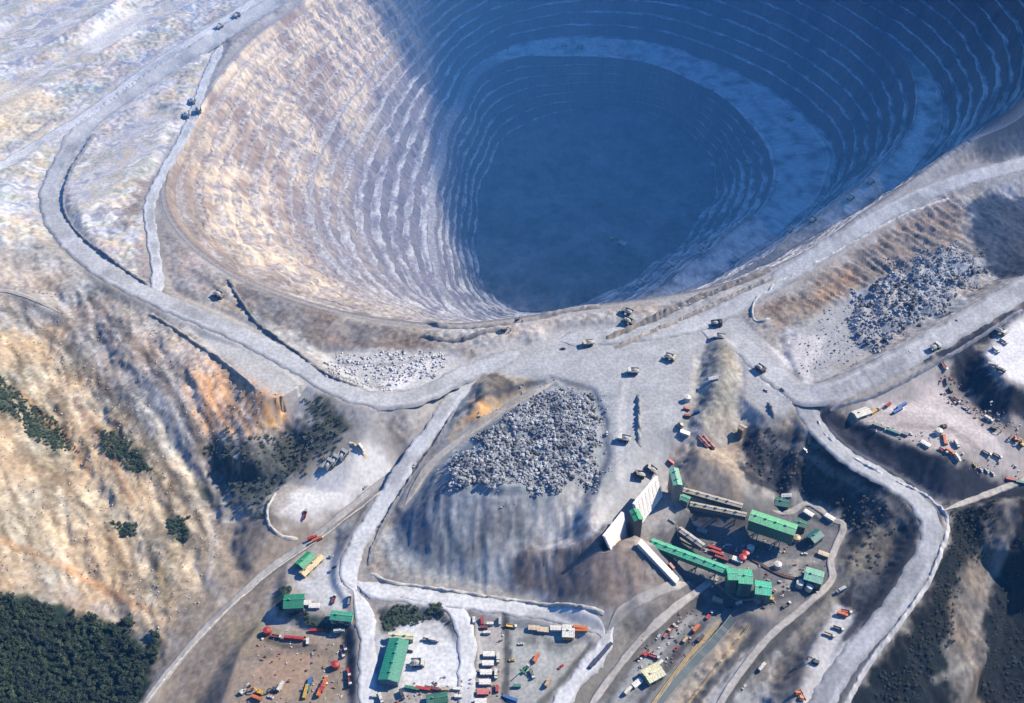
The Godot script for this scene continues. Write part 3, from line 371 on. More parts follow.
	machine("pickup", Color(0.9, 0.9, 0.88), "white pickup on the dark slope inside the curving haul road", 274.3, 119.8, -0.75, "light vehicles on the haul roads")
	machine("pickup", Color(0.9, 0.9, 0.88), "white pickup in the road where three haul roads meet", 245.8, 56.9, -0.99, "light vehicles on the haul roads")
	machine("pickup", Color(0.2, 0.21, 0.23), "dark pickup in the road where three haul roads meet", 261.1, 57.3, -1.00, "light vehicles on the haul roads")
	machine("haul", Color(0.9, 0.9, 0.88), "white haul truck on the far ramp inside the pit", 306.8, -720.6, -0.94, "trucks inside the pit", -104.6)
	machine("haul", Color(0.82, 0.8, 0.72), "pale haul truck on the ramp bend inside the pit", 344.4, -558.1, -1.41, "trucks inside the pit", -135.1)
	machine("haul", Color(0.9, 0.9, 0.88), "white haul truck parked at the far end of the pit ramp", 84.7, -848.1, -0.00, "trucks inside the pit", -95.1)
	machine("haul", Color(0.5, 0.51, 0.52), "grey haul truck second at the far end of the pit ramp", 110.5, -842.8, -0.37, "trucks inside the pit", -96.0)
	machine("haul", Color(0.9, 0.9, 0.88), "white haul truck on a bench of the shaded pit wall", 412.8, -406.4, 0.70, "trucks inside the pit", -97.8)
	machine("haul", Color(0.9, 0.9, 0.88), "white haul truck second on the wide bench under the rim road", 422.7, -329.8, 0.77, "trucks inside the pit", -40.8)
	machine("haul", Color(0.5, 0.51, 0.52), "grey haul truck third on the wide bench under the rim road", 369.8, -295, 0.77, "trucks inside the pit", -49.7)
	machine("haul", Color(0.9, 0.9, 0.88), "white haul truck on the bench beside the near end of the double berm", 288.4, -316, 0.78, "trucks inside the pit", -127.6)
	machine("haul", Color(0.9, 0.9, 0.88), "white haul truck on the ramp below the wide bench", 250.1, -359.4, 0.79, "trucks inside the pit", -140.8)
	machine("haul", Color(0.82, 0.8, 0.72), "pale haul truck on the inner bench of the pit", 306.2, -624.5, -1.61, "trucks inside the pit", -181.0)
	machine("haul", Color(0.9, 0.9, 0.88), "white haul truck high on the wide bench under the rim road", 451.9, -354.2, 0.77, "trucks inside the pit", -33.3)
	machine("haul", Color(0.82, 0.8, 0.72), "pale haul truck low on the wide bench under the rim road", 352.8, -319.9, 0.77, "trucks inside the pit", -82.8)
	machine("haul", Color(0.9, 0.9, 0.88), "white haul truck on the near foot of the pit ramp", 206.2, -335.9, 0.80, "trucks inside the pit", -152.8)
	machine("haul", Color(0.82, 0.8, 0.72), "pale haul truck behind the white one on the near foot of the ramp", 167.6, -310.1, 0.80, "trucks inside the pit", -160.9)
	machine("digger", Color(0.85, 0.66, 0.16), "yellow excavator working alone on the pit floor", 140.6, -436.3, -0.00, "trucks inside the pit", -180.8)
	machine("haul", Color(0.9, 0.9, 0.88), "white haul truck beside the yellow excavator on the pit floor", 153.6, -422.3, -0.80, "trucks inside the pit", -180.8)
	machine("haul", Color(0.9, 0.9, 0.88), "white haul truck climbing the outer side of the pit ramp", 415.8, -637.8, -1.46, "trucks inside the pit", -107.2)
	machine("haul", Color(0.9, 0.9, 0.88), "white haul truck at the top of the left crest road", -397.1, -587.2, 1.04, "trucks on the left crest")
	machine("haul", Color(0.5, 0.51, 0.52), "grey haul truck leading along the top of the left crest road", -379.5, -618.2, 1.04, "trucks on the left crest")
	machine("haul", Color(0.5, 0.51, 0.52), "grey haul truck first in the queue on the narrow crest road", -404.3, -427.8, -1.45, "trucks on the left crest")
	machine("haul", Color(0.2, 0.21, 0.23), "dark haul truck second in the queue on the narrow crest road", -392.4, -405.6, -1.45, "trucks on the left crest")
	machine("haul", Color(0.5, 0.51, 0.52), "grey haul truck last in the queue on the narrow crest road", -405.3, -396, -1.45, "trucks on the left crest")
	machine("haul", Color(0.5, 0.51, 0.52), "grey haul truck on the pale shelf beside the crest road bend", -304.7, -66.4, -0.48, "trucks on the left crest")
	machine("digger", Color(0.2, 0.21, 0.23), "dark excavator working on the near lip of the pit", 6.2, -44.3, -0.73, "diggers")
	machine("digger", Color(0.5, 0.51, 0.52), "grey excavator on the rubble at the near lip of the pit", -8.2, -25.8, -0.26, "diggers")
	machine("haul", Color(0.9, 0.9, 0.88), "white truck lowest in the row of three on the pale lot", -169, 134.7, 0.92, "trucks on the pale lot")
	machine("haul", Color(0.9, 0.9, 0.88), "white truck in the middle of the row on the pale lot", -163.7, 131.4, 0.92, "trucks on the pale lot")
	machine("haul", Color(0.9, 0.9, 0.88), "white truck highest in the row of three on the pale lot", -156.5, 127.2, 0.92, "trucks on the pale lot")
	machine("lorry", Color(0.9, 0.9, 0.88), "white truck at the upper corner of the pale lot by the bank", -141, 120.3, -0.80, "trucks on the pale lot")
	machine("flatbed", Color(0.72, 0.12, 0.1), "dark red flatbed truck at the lower corner of the pale lot", -186.7, 182.1, 1.27, "")
	machine("pickup", Color(0.9, 0.9, 0.88), "white pickup descending the road beside the stockpile", -90.3, 133.2, 1.14, "light vehicles on the haul roads")
	machine("pickup", Color(0.9, 0.9, 0.88), "white pickup beside the pipeline road", -135.2, 149.9, 0.79, "light vehicles on the haul roads")
	machine("container", Color(0.85, 0.66, 0.16), "yellow container beside the white shed in the upper yard", 346.5, 80.9, 0.67, "upper yard")
	machine("lorry", Color(0.9, 0.9, 0.88), "white truck behind the yellow container in the upper yard", 353.1, 76.4, 0.67, "upper yard")
	machine("short", Color(0.72, 0.12, 0.1), "short red container next to the blue container in the upper yard", 360.6, 73.5, 0.67, "upper yard")
	machine("container", Color(0.12, 0.36, 0.72), "blue container nearest the junction of two side by side", 367.7, 80.4, 0.59, "upper yard")
	machine("container", Color(0.12, 0.36, 0.72), "blue container behind its twin in the upper yard", 373.2, 73.8, 0.59, "upper yard")
	machine("container", Color(0.5, 0.51, 0.52), "grey container on the lip of the upper yard", 344.6, 101.2, -0.52, "upper yard")
	machine("container", Color(0.15, 0.48, 0.45), "teal container on the lip of the upper yard", 355.8, 108.3, -0.52, "upper yard")
	machine("short", Color(0.5, 0.51, 0.52), "short grey container on the lip of the upper yard", 366.3, 111.7, -0.52, "upper yard")
	machine("digger", Color(0.2, 0.21, 0.23), "dark excavator in the middle of the upper yard", 405.4, 101.9, -2.73, "diggers")
	machine("tank", Color(0.9, 0.9, 0.88), "white round tank in the middle of the upper yard", 398.5, 109.7, -0.00, "upper yard")
	machine("container", Color(0.85, 0.4, 0.12), "orange container below the white tank in the upper yard", 401.6, 118.5, -1.73, "upper yard")
	machine("flatbed", Color(0.72, 0.12, 0.1), "red flatbed truck on the lower edge of the upper yard", 396.7, 132.4, -0.79, "upper yard")
	machine("lorry", Color(0.85, 0.4, 0.12), "orange box truck on the lower edge of the upper yard", 402, 134, -0.79, "upper yard")
	machine("lorry", Color(0.9, 0.9, 0.88), "white box truck behind the orange one in the upper yard", 407.2, 137.7, -0.79, "upper yard")
	machine("lorry", Color(0.9, 0.9, 0.88), "white truck beside the orange container in the upper yard", 411.1, 124.5, -1.44, "upper yard")
	machine("cabin", Color(0.9, 0.9, 0.88), "white cabin at the lower lip of the upper yard", 382.3, 124.6, -0.79, "upper yard")
	machine("flatbed", Color(0.2, 0.21, 0.23), "dark long truck parked across the beige yard, first of two", 439, 128.4, -0.25, "upper yard")
	machine("flatbed", Color(0.2, 0.21, 0.23), "dark long truck parked across the beige yard, second of two", 449.9, 128.5, -0.25, "upper yard")
	machine("digger", Color(0.85, 0.4, 0.12), "orange excavator at the far corner of the upper yard", 471.1, 111.7, -3.14, "diggers")
	machine("digger", Color(0.85, 0.66, 0.16), "yellow excavator at the far corner of the upper yard", 476.9, 114, 2.60, "diggers")
	machine("lorry", Color(0.9, 0.9, 0.88), "white truck below the dark bank of the upper yard", 451, 92, -0.83, "upper yard")
	machine("pickup", Color(0.9, 0.9, 0.88), "white pickup below the dark bank of the upper yard", 433.7, 76.6, -0.83, "upper yard")
	machine("flatbed", Color(0.45, 0.12, 0.12), "dark red flatbed below the dark bank of the upper yard", 428.1, 66.8, -1.07, "upper yard")
	machine("digger", Color(0.2, 0.21, 0.23), "dark excavator under the bank of the upper yard", 451.9, 104.1, -0.82, "diggers")
	machine("flatbed", Color(0.72, 0.12, 0.1), "red flatbed truck at the top corner of the upper yard", 422.4, 31.2, -0.84, "upper yard")
	machine("short", Color(0.5, 0.51, 0.52), "short grey container at the top corner of the upper yard", 424.3, 43, -1.46, "upper yard")
	machine("short", Color(0.2, 0.21, 0.23), "short dark container at the top corner of the upper yard", 426.5, 52, -1.46, "upper yard")
	machine("pickup", Color(0.9, 0.9, 0.88), "white pickup first in the row on the yard lip", 431.7, 142, -0.79, "upper yard")
	machine("pickup", Color(0.9, 0.9, 0.88), "white pickup second in the row on the yard lip", 438, 141.9, -0.79, "upper yard")
	machine("pickup", Color(0.9, 0.9, 0.88), "white pickup third in the row on the yard lip", 443.8, 142.8, -0.80, "upper yard")
	machine("pickup", Color(0.85, 0.66, 0.16), "yellow pickup at the head of the row on the yard lip", 425.9, 139.9, -0.79, "upper yard")
	machine("container", Color(0.72, 0.12, 0.1), "red container at the corner where the faint track ends", 463.3, 145.6, -0.25, "upper yard")
	machine("container", Color(0.15, 0.48, 0.45), "teal container beside the red one where the faint track ends", 471.5, 149, -0.25, "upper yard")
	machine("lorry", Color(0.9, 0.9, 0.88), "white truck at the lower tip of the white pad", 466.4, 39.7, -0.57, "trucks on the white pad")
	machine("lorry", Color(0.2, 0.21, 0.23), "dark truck at the lower tip of the white pad", 470.3, 47.8, -0.57, "trucks on the white pad")
	machine("lorry", Color(0.9, 0.9, 0.88), "white truck halfway up the rim of the white pad", 474.7, 19.1, -1.13, "trucks on the white pad")
	machine("haul", Color(0.9, 0.9, 0.88), "white haul truck parked near the top of the white pad", 488.4, -7.8, -0.89, "trucks on the white pad")
	machine("flatbed", Color(0.2, 0.21, 0.23), "dark flatbed between the white trucks on the white pad", 486.7, 6.2, -0.88, "trucks on the white pad")
	machine("cabin", Color(0.9, 0.9, 0.88), "small white cabin on top of the spoil ridge", 195.7, 48.8, -0.00, "")
	machine("tank", Color(0.9, 0.9, 0.88), "white tank at the head of the upper crusher", 167.8, 70.4, -0.00, "upper crusher")
	machine("short", Color(0.72, 0.12, 0.1), "red container beside the upper crusher", 165.6, 82.3, -0.00, "upper crusher")
	machine("short", Color(0.45, 0.12, 0.12), "dark red container under the red one at the upper crusher", 165.6, 90.6, -0.00, "upper crusher")
	machine("short", Color(0.12, 0.36, 0.72), "blue container beside the upper crusher", 175.3, 86.9, 0.00, "upper crusher")
	machine("cabin", Color(0.9, 0.9, 0.88), "white cabin below the tank at the upper crusher", 161, 109.6, -0.25, "upper crusher")
	machine("tank", Color(0.5, 0.51, 0.52), "grey tank on the edge of the plateau by the upper crusher", 156.7, 103.4, -0.00, "upper crusher")
	machine("haul", Color(0.5, 0.51, 0.52), "grey haul truck backing up to the lower crusher", 125.7, 146.8, 2.91, "haul trucks")
	machine("haul", Color(0.2, 0.21, 0.23), "dark haul truck waiting above the white retaining walls", 114.7, 156.1, -2.92, "haul trucks")
	machine("short", Color(0.72, 0.12, 0.1), "red container on top of the crusher house", 146.6, 133.4, -0.48, "")
	machine("container", Color(0.72, 0.12, 0.1), "red container in the plant yard, uppermost of three", 180.2, 212.5, -0.45, "red plant containers")
	machine("container", Color(0.72, 0.12, 0.1), "red container in the plant yard, middle of three", 182.1, 218, -0.45, "red plant containers")
	machine("container", Color(0.45, 0.12, 0.12), "dark red container in the plant yard, lowest of three", 184.9, 223.6, -0.45, "red plant containers")
	machine("pickup", Color(0.9, 0.9, 0.88), "white pickup in the plant yard beside the shadow of the high gallery", 193.2, 208.4, 0.00, "")
	machine("tank", Color(0.72, 0.12, 0.1), "large red tank behind the green transfer towers", 206.6, 219.7, -0.00, "plant tanks")
	machine("tank", Color(0.72, 0.12, 0.1), "second red tank close against the green transfer towers", 203.3, 224.6, -0.00, "plant tanks")
	machine("tank", Color(0.9, 0.9, 0.88), "white tank next to the large red tank", 211.9, 214.1, 0.00, "plant tanks")
	machine("cabin", Color(0.9, 0.9, 0.88), "white cabin at the foot of the red tanks", 198.7, 225.7, -0.45, "")
	machine("tank", Color(0.9, 0.9, 0.88), "white tank standing alone in the plant yard", 232.8, 232.4, 0.00, "plant tanks")
	machine("tank", Color(0.9, 0.9, 0.88), "white tank first of two below the pale green shed", 248.4, 252.3, 0.00, "plant tanks")
	machine("tank", Color(0.9, 0.9, 0.88), "white tank second of two below the pale green shed", 255.6, 255.5, -0.00, "plant tanks")
	machine("cabin", Color(0.9, 0.9, 0.88), "white cabin on the dark green roofed store", 255.2, 155.3, -0.24, "")
	machine("cabin", Color(0.9, 0.9, 0.88), "white cabin on the track around the plant", 289.5, 179.4, -0.72, "plant cabins")
	machine("cabin", Color(0.9, 0.9, 0.88), "white cabin near the bend of the plant track", 271.4, 173.8, -0.72, "plant cabins")
	machine("pickup", Color(0.9, 0.9, 0.88), "white pickup between the teal shed and the shadow", 259.4, 218, -0.00, "plant cabins")
	machine("cabin", Color(0.75, 0.65, 0.5), "tan cabin beside the plant track", 275.9, 219.5, -0.46, "plant cabins")
	machine("tank", Color(0.75, 0.65, 0.5), "tan tank below the elevated green gallery", 255, 202.9, -0.00, "plant tanks")
	machine("lorry", Color(0.9, 0.9, 0.88), "white truck at the top of the lay-by", 283.6, 257.7, -2.76, "lay-by trucks")
	machine("flatbed", Color(0.72, 0.12, 0.1), "red flatbed truck in the lay-by", 284.4, 276.6, -0.33, "lay-by trucks")
	machine("lorry", Color(0.85, 0.4, 0.12), "orange box truck in the lay-by beside the red flatbed", 280.2, 279.8, -0.33, "lay-by trucks")
	machine("flatbed", Color(0.2, 0.21, 0.23), "dark flatbed truck parked across the lay-by", 273.9, 293.5, -0.44, "lay-by trucks")
	machine("flatbed", Color(0.75, 0.65, 0.5), "tan flatbed truck parked across the lay-by", 265, 299.7, -0.44, "lay-by trucks")
	machine("digger", Color(0.2, 0.21, 0.23), "dark excavator alone in the lay-by", 248, 325.4, 2.72, "diggers")
	machine("dozer", Color(0.85, 0.4, 0.12), "orange bulldozer in the lay-by, farther of two", 228.2, 353.7, 0.36, "bulldozers")
	machine("dozer", Color(0.85, 0.4, 0.12), "orange bulldozer in the lay-by, nearer of two", 230.2, 357.2, 0.36, "bulldozers")
	machine("flatbed", Color(0.85, 0.4, 0.12), "orange flatbed truck beside the narrow ditch track", 135.3, 289.4, 0.88, "ditch yard")
	machine("flatbed", Color(0.75, 0.45, 0.4), "faded red flatbed truck beside the narrow ditch track", 130.6, 294.1, 0.88, "ditch yard")
	machine("lorry", Color(0.85, 0.4, 0.12), "orange truck on the dark strip beside the pipe rack", 155.8, 289.2, 0.87, "ditch yard")
	machine("digger", Color(0.72, 0.12, 0.1), "red excavator behind the cream roofed shed", 110.4, 314.2, -2.58, "diggers")
	machine("flatbed", Color(0.72, 0.12, 0.1), "red flatbed truck behind the cream roofed shed", 117.8, 316, -0.41, "ditch yard")
	machine("short", Color(0.9, 0.9, 0.88), "short white container at the upper gable of the cream roofed shed", 122.1, 322, 0.72, "ditch yard")
	machine("cabin", Color(0.9, 0.9, 0.88), "white cabin below the cream roofed shed", 101.6, 341.1, 0.72, "ditch yard")
	machine("pickup", Color(0.9, 0.9, 0.88), "white pickup near the faded red flatbed", 122.7, 297.9, 0.88, "ditch yard")
	machine("short", Color(0.9, 0.9, 0.88), "short white container under the green transfer towers", 196.3, 265.2, -0.00, "")
	machine("short", Color(0.75, 0.45, 0.4), "faded pink container against the sloping white wall", 138.1, 238.6, -0.86, "")
	machine("tank", Color(0.72, 0.12, 0.1), "round red tank at the end of the row in the brown yard", -205.8, 293.7, -0.00, "brown yard")
	machine("flatbed", Color(0.45, 0.12, 0.12), "dark red flatbed in the row in the brown yard", -197.4, 298, -0.20, "brown yard")
	machine("lorry", Color(0.72, 0.12, 0.1), "red box truck in the row in the brown yard", -186.3, 299.8, -0.10, "brown yard")
	machine("lorry", Color(0.72, 0.12, 0.1), "second red box truck in the row in the brown yard", -178.7, 300.6, -0.10, "brown yard")
	machine("short", Color(0.9, 0.9, 0.88), "short white container at the end of the red row", -170.8, 302.8, -1.44, "brown yard")
	machine("container", Color(0.72, 0.12, 0.1), "red container below the green roofed houses", -164.6, 292.2, -0.00, "brown yard")
	machine("lorry", Color(0.9, 0.9, 0.88), "white truck beside the straight pale road", -144.7, 294.5, -0.00, "brown yard")
	machine("tank", Color(0.72, 0.12, 0.1), "round red tank near the straight pale road", -144.6, 326.4, -0.00, "brown yard")
	machine("flatbed", Color(0.32, 0.2, 0.33), "purple brown flatbed truck by the bank of the straight road", -140.2, 314, -1.24, "brown yard")
	machine("flatbed", Color(0.32, 0.2, 0.33), "purple brown flatbed truck behind its twin by the bank", -139, 308.4, -1.24, "brown yard")
	machine("flatbed", Color(0.72, 0.12, 0.1), "red flatbed truck under the bank of the straight road", -132.9, 332.8, -1.31, "brown yard")
	machine("flatbed", Color(0.45, 0.12, 0.12), "dark red flatbed truck lowest under the bank", -131.2, 341, -1.31, "brown yard")
	machine("lorry", Color(0.85, 0.4, 0.12), "orange box truck in the brown yard, upper of two", -151.6, 341.6, 1.37, "brown yard")
	machine("lorry", Color(0.85, 0.4, 0.12), "orange box truck in the brown yard, lower of two", -154.7, 350, 1.37, "brown yard")
	machine("lorry", Color(0.72, 0.12, 0.1), "red box truck between the two orange ones", -152.8, 345.8, 1.37, "brown yard")
	machine("container", Color(0.85, 0.66, 0.16), "yellow container along the ditch in the brown yard", -166, 349.6, 1.47, "brown yard")
	machine("container", Color(0.15, 0.48, 0.45), "teal container along the ditch in the brown yard", -164.4, 343.9, 1.47, "brown yard")
	machine("short", Color(0.12, 0.36, 0.72), "short blue container along the ditch in the brown yard", -163.3, 339.7, 1.47, "brown yard")
	machine("digger", Color(0.9, 0.9, 0.88), "white excavator in the brown yard near the bottom edge", -216.1, 349.3, 0.84, "diggers")
	machine("digger", Color(0.85, 0.66, 0.16), "yellow excavator in the brown yard near the bottom edge", -203.1, 350.1, 2.78, "diggers")
	machine("digger", Color(0.2, 0.21, 0.23), "dark excavator in the brown yard near the bottom edge", -190.5, 347.5, -2.73, "diggers")
	machine("lorry", Color(0.9, 0.9, 0.88), "white truck beside the dark excavator in the brown yard", -186.8, 345.1, 1.22, "brown yard")
	machine("lorry", Color(0.85, 0.4, 0.12), "orange truck at the bottom edge of the brown yard", -204.4, 355.7, -0.36, "brown yard")
	machine("pickup", Color(0.9, 0.9, 0.88), "white pickup at the bottom edge of the brown yard", -193.5, 354, -0.36, "brown yard")
	machine("lorry", Color(0.85, 0.4, 0.12), "orange box truck above the green and cream roofs", -174, 203.7, 0.45, "camp yard")
	machine("lorry", Color(0.72, 0.12, 0.1), "red truck next to the orange box truck above the cream roof", -178.9, 201.6, 0.45, "camp yard")
	machine("pickup", Color(0.9, 0.9, 0.88), "white pickup on the pale camp yard", -160.4, 220.9, -0.00, "camp yard")
	machine("pickup", Color(0.2, 0.21, 0.23), "dark pickup on the pale camp yard", -155, 235, -0.00, "camp yard")
	machine("cabin", Color(0.9, 0.9, 0.88), "white cabin first beside the green roofed house", -175.8, 270.7, -0.00, "camp yard")
	machine("cabin", Color(0.9, 0.9, 0.88), "white cabin second beside the green roofed house", -167.8, 273.6, -0.00, "camp yard")
	machine("flatbed", Color(0.45, 0.12, 0.12), "dark red flatbed on the camp yard slope", -152.4, 265.9, 1.39, "camp yard")
	machine("flatbed", Color(0.5, 0.51, 0.52), "grey flatbed beside the top of the straight pale road", -138.4, 268, 1.53, "camp yard")
	machine("haul", Color(0.9, 0.9, 0.88), "white haul truck in front of the long green workshop", -76.8, 327.4, -0.00, "workshop yard")
	machine("lorry", Color(0.9, 0.9, 0.88), "white truck at the foot of the dark bank in the workshop yard", -65, 305, -0.20, "workshop yard")
	machine("flatbed", Color(0.5, 0.51, 0.52), "grey flatbed at the foot of the dark bank in the workshop yard", -69.9, 304.5, -0.20, "workshop yard")
	machine("short", Color(0.9, 0.9, 0.88), "short white container at the top of the container columns", -32.1, 286.4, -1.55, "container columns")
	machine("short", Color(0.9, 0.9, 0.88), "short white container second along the top of the columns", -18.6, 288.2, -0.00, "container columns")
	machine("short", Color(0.9, 0.9, 0.88), "short white container nearest the road at the top of the columns", -10.1, 285.4, -1.56, "container columns")
	machine("short", Color(0.72, 0.12, 0.1), "short red container at the top of the container columns", -25.4, 285.4, -1.40, "container columns")
	machine("short", Color(0.45, 0.12, 0.12), "short dark red container under the top row of the columns", -23.6, 291.8, 0.00, "container columns")
	machine("short", Color(0.9, 0.9, 0.88), "short white container under the top row of the columns", -21, 296.9, -0.00, "container columns")
	machine("cabin", Color(0.9, 0.9, 0.88), "white cabin topmost in the stack of cabins beside the road", -19, 318.2, 0.00, "container columns")
	machine("cabin", Color(0.9, 0.9, 0.88), "white cabin second down beside the curved road", -19.6, 326.6, -0.00, "container columns")
	machine("cabin", Color(0.9, 0.9, 0.88), "white cabin third down beside the curved road", -21.1, 335, -0.00, "container columns")
	machine("cabin", Color(0.9, 0.9, 0.88), "white cabin fourth down beside the curved road", -21.8, 344, 0.00, "container columns")
	machine("cabin", Color(0.72, 0.12, 0.1), "red cabin fifth down beside the curved road", -23.2, 352.9, -0.00, "container columns")
	machine("cabin", Color(0.9, 0.9, 0.88), "white cabin lowest, cut by the bottom edge", -24.7, 361.2, -0.00, "container columns")
	machine("container", Color(0.72, 0.12, 0.1), "red container along the lower side of the workshop yard", -71.4, 350, -0.19, "workshop yard row")
	machine("container", Color(0.45, 0.12, 0.12), "dark red container along the lower side of the workshop yard", -64.2, 349.8, -0.19, "workshop yard row")
	machine("container", Color(0.14, 0.5, 0.33), "green container along the lower side of the workshop yard", -80.3, 349.6, -0.19, "workshop yard row")
	machine("short", Color(0.9, 0.9, 0.88), "short white container at the corner of the workshop yard", -44.9, 349.9, 0.00, "workshop yard row")
	machine("short", Color(0.9, 0.9, 0.88), "short white container below another at the workshop yard corner", -43.1, 356.7, -0.00, "workshop yard row")
	machine("short", Color(0.9, 0.9, 0.88), "short white container under the end of the workshop", -108.5, 356.5, -0.00, "workshop yard row")
	machine("lorry", Color(0.9, 0.9, 0.88), "white truck at the bottom edge under the workshop", -104.3, 358.9, -1.18, "workshop yard row")
	machine("flatbed", Color(0.85, 0.66, 0.16), "yellow flatbed at the corner of the triangular yard", -0.8, 290.3, -0.00, "triangular yard")
	machine("cabin", Color(0.75, 0.65, 0.5), "tan cabin in the row along the triangular yard", 18.5, 292.4, -0.10, "triangular yard")
	machine("cabin", Color(0.75, 0.65, 0.5), "second tan cabin in the row along the triangular yard", 26, 294.1, -0.10, "triangular yard")
	machine("cabin", Color(0.9, 0.9, 0.88), "white cabin in the row along the triangular yard", 37, 293.6, -0.10, "triangular yard")
	machine("container", Color(0.85, 0.4, 0.12), "orange container at the end of the row, upper of two", 57.1, 293.5, -0.10, "triangular yard")
	machine("container", Color(0.85, 0.4, 0.12), "orange container at the end of the row, lower of two", 57, 296.2, -0.10, "triangular yard")
	machine("pickup", Color(0.9, 0.9, 0.88), "white pickup in the triangular yard", 7.5, 306.7, -0.00, "triangular yard")
	machine("lorry", Color(0.85, 0.4, 0.12), "orange truck beside the crane in the triangular yard", 19.8, 320.9, 1.09, "triangular yard")
	machine("crane", Color(0.14, 0.5, 0.33), "green crane truck with lowered jib in the triangular yard", 11.4, 330.7, 0.93, "triangular yard")
	machine("crane", Color(0.5, 0.51, 0.52), "grey crane truck with lowered jib in the triangular yard", 16.3, 335.5, -1.27, "triangular yard")
	machine("pickup", Color(0.85, 0.66, 0.16), "yellow pickup in the triangular yard", 0, 322.3, -0.00, "triangular yard")
	machine("container", Color(0.08, 0.14, 0.34), "navy container lowest beside the branching road", 67.3, 324.7, 0.90, "navy containers")
	machine("container", Color(0.08, 0.14, 0.34), "navy container second beside the branching road", 70.7, 321.4, 0.90, "navy containers")
	machine("container", Color(0.08, 0.14, 0.34), "navy container third beside the branching road", 74.3, 317.2, 0.90, "navy containers")
	machine("container", Color(0.08, 0.14, 0.34), "navy container highest beside the branching road", 78.8, 311.8, 0.90, "navy containers")
	machine("lorry", Color(0.2, 0.21, 0.23), "dark truck between the pipe rack and the ditch yard", 158.1, 298.8, 0.87, "ditch yard")
	machine("flatbed", Color(0.72, 0.12, 0.1), "red flatbed truck at the head of the pipe rack", 168.7, 275.5, 0.87, "ditch yard")
	machine("short", Color(0.75, 0.65, 0.5), "short tan container on the dark strip by the pipe rack", 145.3, 300, 0.87, "ditch yard")
	machine("lorry", Color(0.9, 0.9, 0.88), "white truck below the white cabin by the narrow track", 93.7, 347.7, 0.88, "ditch yard")
	machine("pickup", Color(0.72, 0.12, 0.1), "red pickup in the middle of the ditch yard", 137, 307.9, 0.87, "ditch yard")
	machine("pickup", Color(0.5, 0.51, 0.52), "grey pickup behind the red excavator", 113.5, 306, 0.89, "ditch yard")
	machine("cabin", Color(0.75, 0.65, 0.5), "tan cabin under the end of the transfer towers", 176.4, 261.6, -0.21, "plant cabins")
	machine("short", Color(0.2, 0.21, 0.23), "short dark container under the end of the transfer towers", 187.1, 266.2, -0.21, "plant cabins")
	machine("tank", Color(0.5, 0.51, 0.52), "grey tank beside the farthest transfer tower", 209.4, 268.7, -0.00, "plant tanks")
	machine("cabin", Color(0.5, 0.51, 0.52), "grey cabin between the two conveyors in the plant yard", 171.7, 193.4, -0.46, "plant cabins")
	machine("short", Color(0.9, 0.9, 0.88), "short white container near the tan conveyors", 166.6, 187.3, -0.46, "plant cabins")
	machine("digger", Color(0.85, 0.66, 0.16), "yellow excavator near the grey tank in the plant yard", 220.8, 266.4, 2.70, "diggers")
	machine("flatbed", Color(0.2, 0.21, 0.23), "dark flatbed truck beside the track below the plant", 233.8, 272, 0.55, "lay-by trucks")
	machine("lorry", Color(0.9, 0.9, 0.88), "white truck on the pale strip at the bottom of the plant", 206.2, 324.3, 0.84, "lay-by trucks")
	machine("pickup", Color(0.9, 0.9, 0.88), "white pickup on the pale strip at the bottom of the plant", 189, 341.4, 0.84, "lay-by trucks")
	machine("short", Color(0.72, 0.12, 0.1), "short red container beside the lowest cabins", -12, 349.4, -1.56, "container columns")
	machine("lorry", Color(0.9, 0.9, 0.88), "white truck first beside the column of cabins", -11.5, 321.6, -1.56, "container columns")
	machine("lorry", Color(0.9, 0.9, 0.88), "white truck second beside the column of cabins", -13, 336.3, -1.56, "container columns")
	machine("short", Color(0.75, 0.65, 0.5), "short tan container along the lower side of the workshop yard", -53.7, 350.8, 0.00, "workshop yard row")
	machine("flatbed", Color(0.72, 0.12, 0.1), "red flatbed beside the dark green roofed store", -59.9, 355.7, -0.19, "workshop yard row")
	machine("lorry", Color(0.2, 0.21, 0.23), "dark truck at the bottom edge by the workshop", -87.8, 355.5, -1.19, "workshop yard row")
	machine("pickup", Color(0.2, 0.21, 0.23), "dark pickup in front of the upper end of the workshop", -84.2, 315, -0.20, "workshop yard row")
	machine("pickup", Color(0.72, 0.12, 0.1), "red pickup along the lower side of the triangular yard", 40.1, 328.2, 0.75, "triangular yard")
	machine("lorry", Color(0.75, 0.65, 0.5), "tan truck along the lower side of the triangular yard", 29.1, 343.3, 1.08, "triangular yard")
	machine("short", Color(0.15, 0.48, 0.45), "short teal container near the bottom of the triangular yard", 4, 346.5, 0.00, "triangular yard")
	machine("lorry", Color(0.85, 0.66, 0.16), "yellow truck in front of the white square roofed office", 46.8, 302.2, 0.00, "triangular yard")
	machine("container", Color(0.12, 0.36, 0.72), "blue container at the bottom of the triangular yard", -1.6, 357.5, -0.38, "triangular yard")
	# broken rock
	var rocks := [rock_mesh(1), rock_mesh(2), rock_mesh(3)]
	var stone := mat(Color(0.92, 0.93, 0.95), 1.0)
	var stock := inside_points([-58, 155, -55, 181, -11, 189, 42, 185, 76, 154, 85, 105, 75, 62, 37, 51, -9, 89], 150)
	for i in stock.size(): boulder(rocks[i % 3], "big grey boulder on the ore stockpile", "boulders on the ore stockpile", stock[i], rng.randf_range(2.4, 4.8))
	var fill := inside_points([369, -78, 422, -133, 476, -159, 514, -135, 468, -70, 410, -26, 367, 8, 348, -1, 345, -44], 60)
	for i in fill.size(): boulder(rocks[i % 3], "grey boulder lying on the rubble fill", "boulders on the rubble fill", fill[i], rng.randf_range(3.0, 6.0))
	var tint := rock_material()
